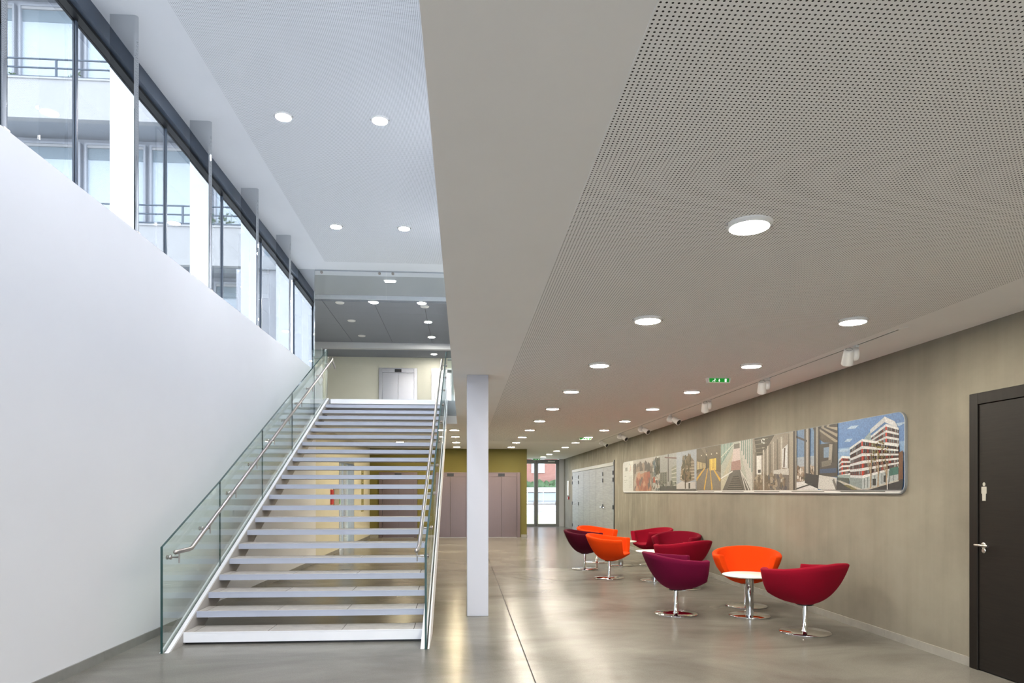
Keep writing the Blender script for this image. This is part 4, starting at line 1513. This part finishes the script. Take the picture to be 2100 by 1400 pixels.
def tower(pts_l, x_c, pts_r, rows, cw, seedv, n_l, n_r):
    """pts_l: (x, ybot, ytop) far left edge, corner and right edge likewise"""
    (xl, lb, lt), (cb, ct), (xr, rb, rt) = pts_l, x_c[1], pts_r
    xc = x_c[0]
    pr.p((120, 60, 52), [(xl, lb), (xc, cb), (xc, ct), (xl, lt)])
    pr.p((104, 56, 50), [(xc, cb), (xr, rb), (xr, rt), (xc, ct)])
    rnd = random.Random(seedv)
    for q in range(rows):
        f0, f1 = q / rows, (q + 0.40) / rows
        g1 = (q + 1) / rows

        def L(f, x):
            t = (x - xl) / (xc - xl)
            return (lb + (lt - lb) * f) * (1 - t) + (cb + (ct - cb) * f) * t

        def R(f, x):
            t = (x - xc) / (xr - xc)
            return (cb + (ct - cb) * f) * (1 - t) + (rb + (rt - rb) * f) * t
        for t in range(n_l):
            a = xl + (xc - xl) * (t + 0.12) / n_l
            b2 = xl + (xc - xl) * (t + 0.78) / n_l
            pr.p(rnd.choice([(58, 66, 74), (84, 92, 98), (62, 60, 62), (120, 132, 136)]), [(a, L(f1 + 0.02, a)), (b2, L(f1 + 0.02, b2)), (b2, L(g1, b2)), (a, L(g1, a))])
        for t in range(n_r):
            a = xc + (xr - xc) * (t + 0.15) / n_r
            b2 = xc + (xr - xc) * (t + 0.78) / n_r
            pr.p(rnd.choice([(64, 74, 80), (112, 126, 130), (70, 66, 66), (150, 156, 152), (150, 52, 40)]), [(a, R(f1 + 0.02, a)), (b2, R(f1 + 0.02, b2)), (b2, R(g1, b2)), (a, R(g1, a))])
        pr.p((204, 206, 208), [(xl, L(f0, xl)), (xc, L(f0, xc)), (xc, L(f1, xc)), (xl, L(f1, xl))])
        pr.p((224, 224, 222), [(xc, R(f0, xc)), (xr, R(f0, xr)), (xr, R(f1, xr)), (xc, R(f1, xc))])
        pr.p((204, 62, 40), [(xc - 0.012, L(f1, xc)), (xc + 0.012, R(f1, xc)), (xc + 0.012, R(g1, xc)), (xc - 0.012, L(g1, xc))])
    pr.p((214, 216, 218), [(xl, lt), (xc, ct), (xc, ct + 0.035), (xl, lt + 0.03)])
    pr.p((232, 232, 230), [(xc, ct), (xr, rt), (xr, rt + 0.03), (xc, ct + 0.035)])


# penthouse tower behind
tower((0.52, 0.52, 0.70), (0.76, (0.52, 0.84)), (0.93, 0.50, 0.77), 4, 0.1, 21, 5, 6)
pr.p((196, 202, 206), [(0.53, 0.77), (0.74, 0.90), (0.74, 0.975), (0.53, 0.83)])
pr.p((224, 226, 226), [(0.74, 0.90), (0.74, 0.975), (0.88, 0.89), (0.92, 0.80)])
pr.p((150, 168, 170), [(0.40, 0.66), (0.55, 0.68), (0.53, 0.80), (0.46, 0.74)])
# low wing at the left
tower((0.02, 0.20, 0.42), (0.08, (0.20, 0.47)), (0.24, 0.22, 0.45), 4, 0.1, 22, 2, 6)
pr.p((150, 168, 164), [(0.0, 0.10), (0.22, 0.14), (0.22, 0.22), (0.0, 0.22)])
pr.p((84, 92, 88), [(0.0, 0.10), (0.2, 0.07), (0.2, 0.17), (0.0, 0.19)])
# main corner block
tower((0.22, 0.18, 0.58), (0.42, (0.16, 0.68)), (0.94, 0.28, 0.55), 5, 0.1, 23, 6, 15)
pr.p((136, 148, 148), [(0.22, 0.06), (0.42, 0.0), (0.42, 0.16), (0.22, 0.18)])
pr.p((176, 184, 184), [(0.42, 0.0), (0.94, 0.12), (0.94, 0.28), (0.42, 0.16)])
for q in range(9):
    x = 0.45 + q * 0.052
    pr.r((104, 112, 114), x, x + 0.012, 0.02 + q * 0.012, 0.16 + q * 0.012)
pr.r((44, 46, 48), 0.58, 0.63, 0.06, 0.15); pr.r((44, 46, 48), 0.74, 0.78, 0.10, 0.19)
pr.p((58, 110, 100), [(0.82, 0.18), (0.94, 0.20), (0.94, 0.30), (0.82, 0.28)])
pr.p((110, 72, 44), [(0.94, 0.10), (1.0, 0.10), (1.0, 0.50), (0.95, 0.48)])
pr.p((190, 184, 172), [(0.0, 0.14), (0.06, 0.14), (0.45, 0.0), (0.30, 0.0)])
pr.p((64, 64, 66), [(0.0, 0.13), (0.0, 0.0), (0.28, 0.0)])
pr.p((120, 112, 72), [(0.1, 0.08), (0.2, 0.07), (0.36, 0.0), (0.27, 0.0)])
pr.p((52, 50, 52), [(0.45, 0.0), (0.95, 0.12), (1.0, 0.14), (1.0, 0.0)])
pr.p((186, 182, 172), [(0.42, 0.0), (0.52, 0.0), (0.95, 0.11), (0.94, 0.13)])
for (x, y0, h) in ((0.55, 0.02, 0.52), (0.66, 0.04, 0.50), (0.78, 0.06, 0.44)):
    pr.line((176, 150, 118), (x, y0), (x + 0.01, y0 + h * 0.6), 0.010, 0.007)
    for t in range(5):
        pr.line((160, 138, 108), (x + 0.008, y0 + h * (0.3 + t * 0.08)), (x + random.uniform(-0.09, 0.09), y0 + h * (0.7 + t * 0.09)), 0.005, 0.002)
pr.blobs([(132, 118, 60), (112, 104, 56), (150, 132, 70)], 70, 0.56, 0.80, 0.38, 0.66, 0.004, 0.014, 31)
pr.line((222, 222, 220), (0.80, 0.0), (0.80, 0.16), 0.006)
pr.build('photo_print')
# captions on the white strip
for i in range(5, 10):
    w = min(0.9, (B[i + 1] - B[i]) * 0.7)
    MB().box(-0.0266, -0.0262, PLn - B[i] - 0.05 - w, PLn - B[i] - 0.05, 0.014, 0.022).build('caption_line', M['sign_ink'], pan)

# ------------------------------------------------------------------ chairs and tables
FAB = {
    'crimson': fabric('crimson_wool', (0.25, 0.004, 0.018)),
    'orange': fabric('orange_wool', (0.68, 0.052, 0.003)),
    'purple': fabric('purple_wool', (0.130, 0.004, 0.030)),
    'plum': fabric('plum_wool', (0.060, 0.003, 0.013)),
    'wine': fabric('wine_red_wool', (0.17, 0.003, 0.015)),
}


def supr(a, fx, bx, w, n=2.7):
    c, s = math.cos(a), math.sin(a)
    ax_ = fx if c > 0 else bx
    return (abs(c / ax_) ** n + abs(s / w) ** n) ** (-1 / n)


def sm(x, a, b):
    t = min(1, max(0, (x - a) / (b - a)))
    return t * t * (3 - 2 * t)


def make_shell():
    ZB = 0.300
    A1, A2 = math.radians(35.5), math.radians(39)
    angs = []
    lim = [(-math.pi, -A2, 34), (-A2, -A1, 5), (-A1, A1, 14), (A1, A2, 5), (A2, math.pi, 34)]
    for a, b, n_ in lim:
        angs += [a + (b - a) * i / n_ for i in range(n_)]
    nA = len(angs)

    def rim(a):
        t = abs(a)
        back = 0.690 + 0.078 * sm(t, math.radians(58), math.radians(186)) - 0.006 * math.exp(-((t - math.radians(75)) / 0.35) ** 2)
        return 0.400 + (back - 0.400) * sm(t, A1, A2)

    def spow(v, e):
        return math.copysign(abs(v) ** e, v)

    def pt(a, z, ins=0.0):
        """outer surface at parameter a and height z; ins moves it inwards"""
        tau = min(1.15, max(0.0, (z - ZB) / 0.40))
        f = 0.335 * min(1.0, max(0.0, (z - ZB) / 0.115)) ** 0.42
        bk = 0.385 * max(1e-4, tau) ** 0.42
        b = 0.425 * math.sqrt(max(0.0, 1 - (1 - min(1, tau)) ** 1.95)) * (1 + 0.08 * max(0, tau - 0.7))
        f, bk, b = max(0.075, f), max(0.075, bk), max(0.075, b)
        c, s_ = math.cos(a), math.sin(a)
        w = sm(c, -0.25, 0.25)
        e = (2 / 2.35) * (1 - w) + (2 / 4.2) * w
        ax_ = (f if c > 0 else bk)
        x, y = ax_ * spow(c, e), b * spow(s_, e)
        if ins:
            L = math.hypot(x, y)
            k_ = max(0.2, (L - ins) / L)
            x, y = x * k_, y * k_
        return x, y

    def thick(a):
        return 0.068 + 0.022 * math.exp(-((abs(a) - math.radians(48)) / 0.30) ** 2)
    rings = []
    nP = 14
    for i in range(nP + 1):
        t = (i / nP) ** 1.7
        ring = []
        for a in angs:
            z = ZB + (rim(a) - 0.018 - ZB) * t
            x, y = pt(a, z)
            ring.append((x, y, z))
        rings.append(ring)
    for (fr, dz) in ((0.08, 0.008), (0.27, 0.0165), (0.5, 0.018), (0.75, 0.0165), (0.93, 0.008), (1.0, 0.0)):
        ring = []
        for a in angs:
            z = rim(a) - 0.018
            x, y = pt(a, z, thick(a) * fr)
            ring.append((x, y, z + dz))
        rings.append(ring)
    for i in range(1, 8):
        ring = []
        for a in angs:
            z0 = rim(a) - 0.018
            z = z0 + (0.375 - z0) * i / 7
            x, y = pt(a, z, thick(a) + 0.012 * i / 7)
            ring.append((x, y, z))
        rings.append(ring)
    vs_ = [p for r in rings for p in r]
    fs_ = []
    for i in range(len(rings) - 1):
        for j in range(nA):
            k_ = (j + 1) % nA
            fs_.append((i * nA + j, i * nA + k_, (i + 1) * nA + k_, (i + 1) * nA + j))
    fs_.append(tuple(range(nA - 1, -1, -1)))
    fs_.append(tuple((len(rings) - 1) * nA + j for j in range(nA)))
    mb = MB().add(vs_, fs_, smooth=True)
    # seat cushion, fitted inside the tub and rounded over its front edge
    vs2, fs2 = [], []
    n2 = 64
    rows = [(0.386, 0.90), (0.392, 0.975), (0.405, 1.0), (0.425, 1.0), (0.440, 0.975), (0.449, 0.90), (0.452, 0.70), (0.454, 0.35)]
    for z, f in rows:
        for j in range(n2):
            a = 2 * PI * j / n2
            x, y = pt(a, max(z, 0.39))
            L = math.hypot(x, y)
            ins = 0.060 * (1 - sm(math.cos(a), 0.55, 0.9)) - 0.004 * sm(math.cos(a), 0.55, 0.9)
            k_ = (L - ins) / L * f
            vs2.append((x * k_, y * k_, z))
    for i in range(len(rows) - 1):
        for j in range(n2):
            k_ = (j + 1) % n2
            fs2.append((i * n2 + j, i * n2 + k_, (i + 1) * n2 + k_, (i + 1) * n2 + j))
    fs2.append(tuple(range(n2 - 1, -1, -1)))
    fs2.append(tuple((len(rows) - 1) * n2 + j for j in range(n2)))
    cu = MB().add(vs2, fs2, smooth=True)
    return mb, cu


SH, CU = make_shell()
stem_mesh = MB().lathe([(0.034, 0.012), (0.034, 0.020), (0.0275, 0.024), (0.0275, 0.318)], 24).mesh('stem', M['chrome'])
base_mesh = MB().lathe([(0.0, 0.0), (0.256, 0.0), (0.262, 0.003), (0.262, 0.008), (0.256, 0.012), (0.10, 0.0145), (0.0, 0.015)], 56).mesh('base_disc', M['chrome'])
plate_mesh = MB().lathe([(0.0, 0.295), (0.085, 0.295), (0.085, 0.309), (0.0, 0.309)], 24).mesh('mount_plate', M['black'])
shells = {}
for kf, mt in FAB.items():
    shells[kf] = (SH.mesh('tub_shell_' + kf, mt), CU.mesh('seat_' + kf, mt))


def chair(X, d, deg, colr, label):
    Y = YD(d, X)
    r = empty('tub_chair', (X, Y, 0), math.radians(deg), label, 'chair', 'swivel tub chairs along the concrete wall')
    for nm, me in (('tub_shell', shells[colr][0]), ('seat_cushion', shells[colr][1]), ('stem', stem_mesh), ('base_disc', base_mesh), ('mount_plate', plate_mesh)):
        c = bpy.data.objects.new(nm, me)
        C.objects.link(c)
        c.parent = r
    return r


chair(3.64, 7.29, 118, 'crimson', 'crimson tub chair nearest the dark door, turned away from the viewer')
chair(3.71, 8.97, 249, 'orange', 'orange tub chair facing the viewer behind the nearest white table')
chair(2.61, 8.40, 1, 'purple', 'magenta-purple tub chair standing in front of the crimson chairs')
chair(3.41, 10.6, 122, 'crimson', 'crimson tub chair directly behind the magenta-purple one')
chair(3.90, 12.5, 238, 'wine', 'dark wine-red tub chair half hidden against the concrete wall')
chair(3.86, 14.0, 197, 'crimson', 'far crimson tub chair turned left beside the middle table')
chair(2.36, 13.3, -22, 'plum', 'very dark plum tub chair at the left of the far group')
chair(2.54, 11.9, -25, 'orange', 'nearer orange tub chair of the far group, seen from its side')
chair(2.85, 14.6, -48, 'orange', 'farther orange tub chair behind the dark plum one')


def make_table(X, d, label):
    r = empty('side_table', (X, YD(d, X), 0), 0, label, 'table', 'round white side tables')
    return r


tops = [
    ('table_top', MB().lathe([(0.0, 0.478), (0.285, 0.478), (0.315, 0.488), (0.318, 0.494), (0.315, 0.500), (0.0, 0.500)], 64).mesh('table_top', M['table_white'])),
    ('stem', MB().lathe([(0.048, 0.012), (0.048, 0.470), (0.090, 0.472), (0.090, 0.478)], 28).mesh('table_stem', M['chrome'])),
    ('base_disc', MB().lathe([(0.0, 0.0), (0.236, 0.0), (0.242, 0.003), (0.242, 0.008), (0.236, 0.012), (0.0, 0.015)], 56).mesh('table_base', M['chrome'])),
]
for X, d, l in ((3.46, 8.27, 'round white side table in front of the facing orange chair'),
                (3.23, 11.55, 'round white side table left of the crimson chairs'),
                (3.20, 13.9, 'round white side table farthest away, behind the orange chairs')):
    r = make_table(X, d, l)
    for nm, me in tops:
        c = bpy.data.objects.new(nm, me)
        C.objects.link(c)
        c.parent = r

# ------------------------------------------------------------------ outside: courtyard wing seen through the ribbon window
g = MB().box(-60, 60, -60, 120, -0.6, -0.31).build('ground_outside', M['ground']); g['kind'] = 'structure'
FX0, FX1 = -17.0, -4.85
FY, FW = 16.9, 17.75
bw = empty('courtyard_wing', (-10, FY, -0.3), 0, 'white courtyard building with balconies seen through the ribbon window', 'building')


def bp_(x, y, z):
    return (x + 10, y - FY, z + 0.3)


MB().box(FX0, FX1, FW + 0.12, FW + 6, -0.3, 18.5, fn=bp_).build('wall', M['facade_frame'], bw)
pitch = 1.57
px0 = -11.05 - pitch * 3
for fl_ in range(1, 5):
    zt = 11.3 + (fl_ - 3) * 3.4           # top of the balcony upstand
    zb = zt - 0.96
    MB().box(FX0, FX1, FY, FY + 0.18, zb, zt - 0.04, fn=bp_).build('balcony_front', M['facade'], bw)
    MB().box(FX0, FX1, FY - 0.03, FY + 0.22, zt - 0.04, zt, fn=bp_).build('coping', M['facade'], bw)
    MB().box(FX0, FX1, FY + 0.18, FW + 0.12, zb, zb + 0.30, fn=bp_).build('balcony_slab', M['facade_grey'], bw)
    if fl_ >= 2:
        rl_ = empty('railing', (0, 0, 0)); rl_.parent = bw
        for dz in (0.07, 0.28, 0.49):
            MB().box(FX0, FX1, FY + 0.08, FY + 0.11, zt + dz - 0.014, zt + dz + 0.014, fn=bp_).build('rail_bar', M['rail_blue'], rl_)
        x = -11.13 - 1.46 * 4
        while x < FX1:
            MB().box(x - 0.02, x + 0.02, FY + 0.075, FY + 0.115, zt, zt + 0.50, fn=bp_).build('rail_post', M['rail_blue'], rl_)
            x += 1.46
    # windows above this balcony
    z0, z1 = zb + 0.40, zb + 3.4 - 0.13
    i = 0
    x = px0
    while x < FX1 - 0.3:
        a, b_ = x + 0.10, min(x + pitch - 0.10, FX1 - 0.05)
        f = MB()
        f.box(a - 0.05, a, FW, FW + 0.12, z0, z1, fn=bp_)
        f.box(b_, b_ + 0.05, FW, FW + 0.12, z0, z1, fn=bp_)
        f.box(a, b_, FW, FW + 0.12, z1 - 0.05, z1, fn=bp_)
        fo = f.build('window', M['facade_frame'], bw)
        MB().box(a, b_, FW + 0.08, FW + 0.11, z0, z1 - 0.40, fn=bp_).build('pane', M['facade_pane'], fo)
        MB().box(a, b_, FW + 0.07, FW + 0.11, z1 - 0.40, z1 - 0.11, fn=bp_).build('blind', M['facade_blind'], fo)
        MB().box(a, b_, FW + 0.03, FW + 0.11, z1 - 0.11, z1 - 0.05, fn=bp_).build('blind_box', M['facade'], fo)
        x += pitch
        i += 1

# balcony plants
PLANTS = [(-10.9, 3, 0.42, 'small green plant at the left end of the upper balcony'), (-9.45, 3, 0.45, 'taller green plant by the railing post on the upper balcony'),
          (-6.45, 2, 0.40, 'low green plants on the lower balcony beside a steel fin'), (-5.95, 2, 0.62, 'tall sprawling plant on the lower balcony'),
          (-5.2, 2, 0.50, 'bushy plant at the right end of the lower balcony')]
for (x, fl_, h, lab) in PLANTS:
    zt = 11.3 + (fl_ - 3) * 3.4 - 0.05
    r = empty('balcony_plant', (x, FY + 0.45, zt), 0, lab, 'plant', 'plants on the balconies')
    MB().box(-0.22, 0.22, -0.1, 0.1, -0.60, -0.02).build('planter', M['facade_grey'], r)
    mb = MB()
    rnd = random.Random(int(x * -100))
    for s_ in range(7):
        x0 = rnd.uniform(-0.25, 0.25)
        top = Vector((x0 + rnd.uniform(-0.15, 0.15), rnd.uniform(-0.1, 0.1), h * rnd.uniform(0.5, 1.0)))
        mb.tube([(x0, 0, -0.05), tuple(top)], 0.006, 4)
        for q in range(7):
            t = rnd.uniform(0.35, 1.0)
            c = Vector((x0, 0, -0.05)).lerp(top, t)
            dv = Vector((rnd.uniform(-1, 1), rnd.uniform(-0.6, 0.6), rnd.uniform(-0.3, 0.8))).normalized() * rnd.uniform(0.05, 0.10)
            sd = dv.cross(Vector((0.3, 1, 0.2))).normalized() * 0.025
            mb.quad([tuple(c), tuple(c + dv * 0.5 + sd), tuple(c + dv), tuple(c + dv * 0.5 - sd)])
    mb.build('foliage', M['leaf'], r, fix=False)

# ------------------------------------------------------------------ outside: beyond the glazed end door
lw_ = MB().box(-4, 30, 33, 52, -0.31, -0.28).build('lawn', M['lawn']); lw_['kind'] = 'structure'
bk = empty('brick_building', (10, 62, -0.3), 0, 'red brick building with white bands seen through the end door', 'building')
MB().box(-12, 12, 0, 8, 0, 16).build('wall', M['brick'], bk)
MB().box(-12.1, 12.1, -0.6, 0, 1.75, 2.2).build('white_band', M['facade'], bk)
MB().box(-12.1, 12.1, -0.1, 0, 0.0, 1.0).build('plinth', M['facade'], bk)
for q in range(10):
    for zz in (3.5, 6.7, 9.9):
        x = -11.0 + q * 2.4
        w = MB().box(x, x + 1.2, -0.08, 0.02, zz, zz + 1.9).build('window', M['facade'], bk)
        MB().box(x + 0.12, x + 0.56, -0.10, -0.07, zz + 0.1, zz + 1.8).build('pane', M['facade_pane'], w)
        MB().box(x + 0.64, x + 1.08, -0.10, -0.07, zz + 0.1, zz + 1.8).build('pane', M['facade_pane'], w)
hg = MB()
MB().box(-12, 12, -0.5, -0.1, 1.0, 1.7).build('window_strip', M['facade_blind'], bk)
rnd = random.Random(3)
for q in range(500):
    c = Vector((rnd.uniform(-12, 12), rnd.uniform(-0.5, -0.2), rnd.uniform(2.2, 2.75)))
    s_ = rnd.uniform(0.12, 0.3)
    hg.quad([tuple(c + Vector((-s_, 0, 0))), tuple(c + Vector((0, -s_ * 0.4, s_))), tuple(c + Vector((s_, 0, 0))), tuple(c + Vector((0, s_ * 0.4, -s_)))])
h = hg.build('planting', M['leaf'], bk, fix=False)
h['kind'] = 'stuff'
fe = empty('metal_fence', (8, 47, -0.28), 0, 'thin pale fence posts on the lawn beyond the end door', 'fence')
for q in range(16):
    MB().box(-8 + q * 1.1, -7.95 + q * 1.1, 0, 0.05, 0, 1.9).build('post', M['facade_frame'], fe)
for zz in (0.5, 1.85):
    MB().box(-8, 8.6, 0.0, 0.04, zz, zz + 0.04).build('rail', M['facade_frame'], fe)
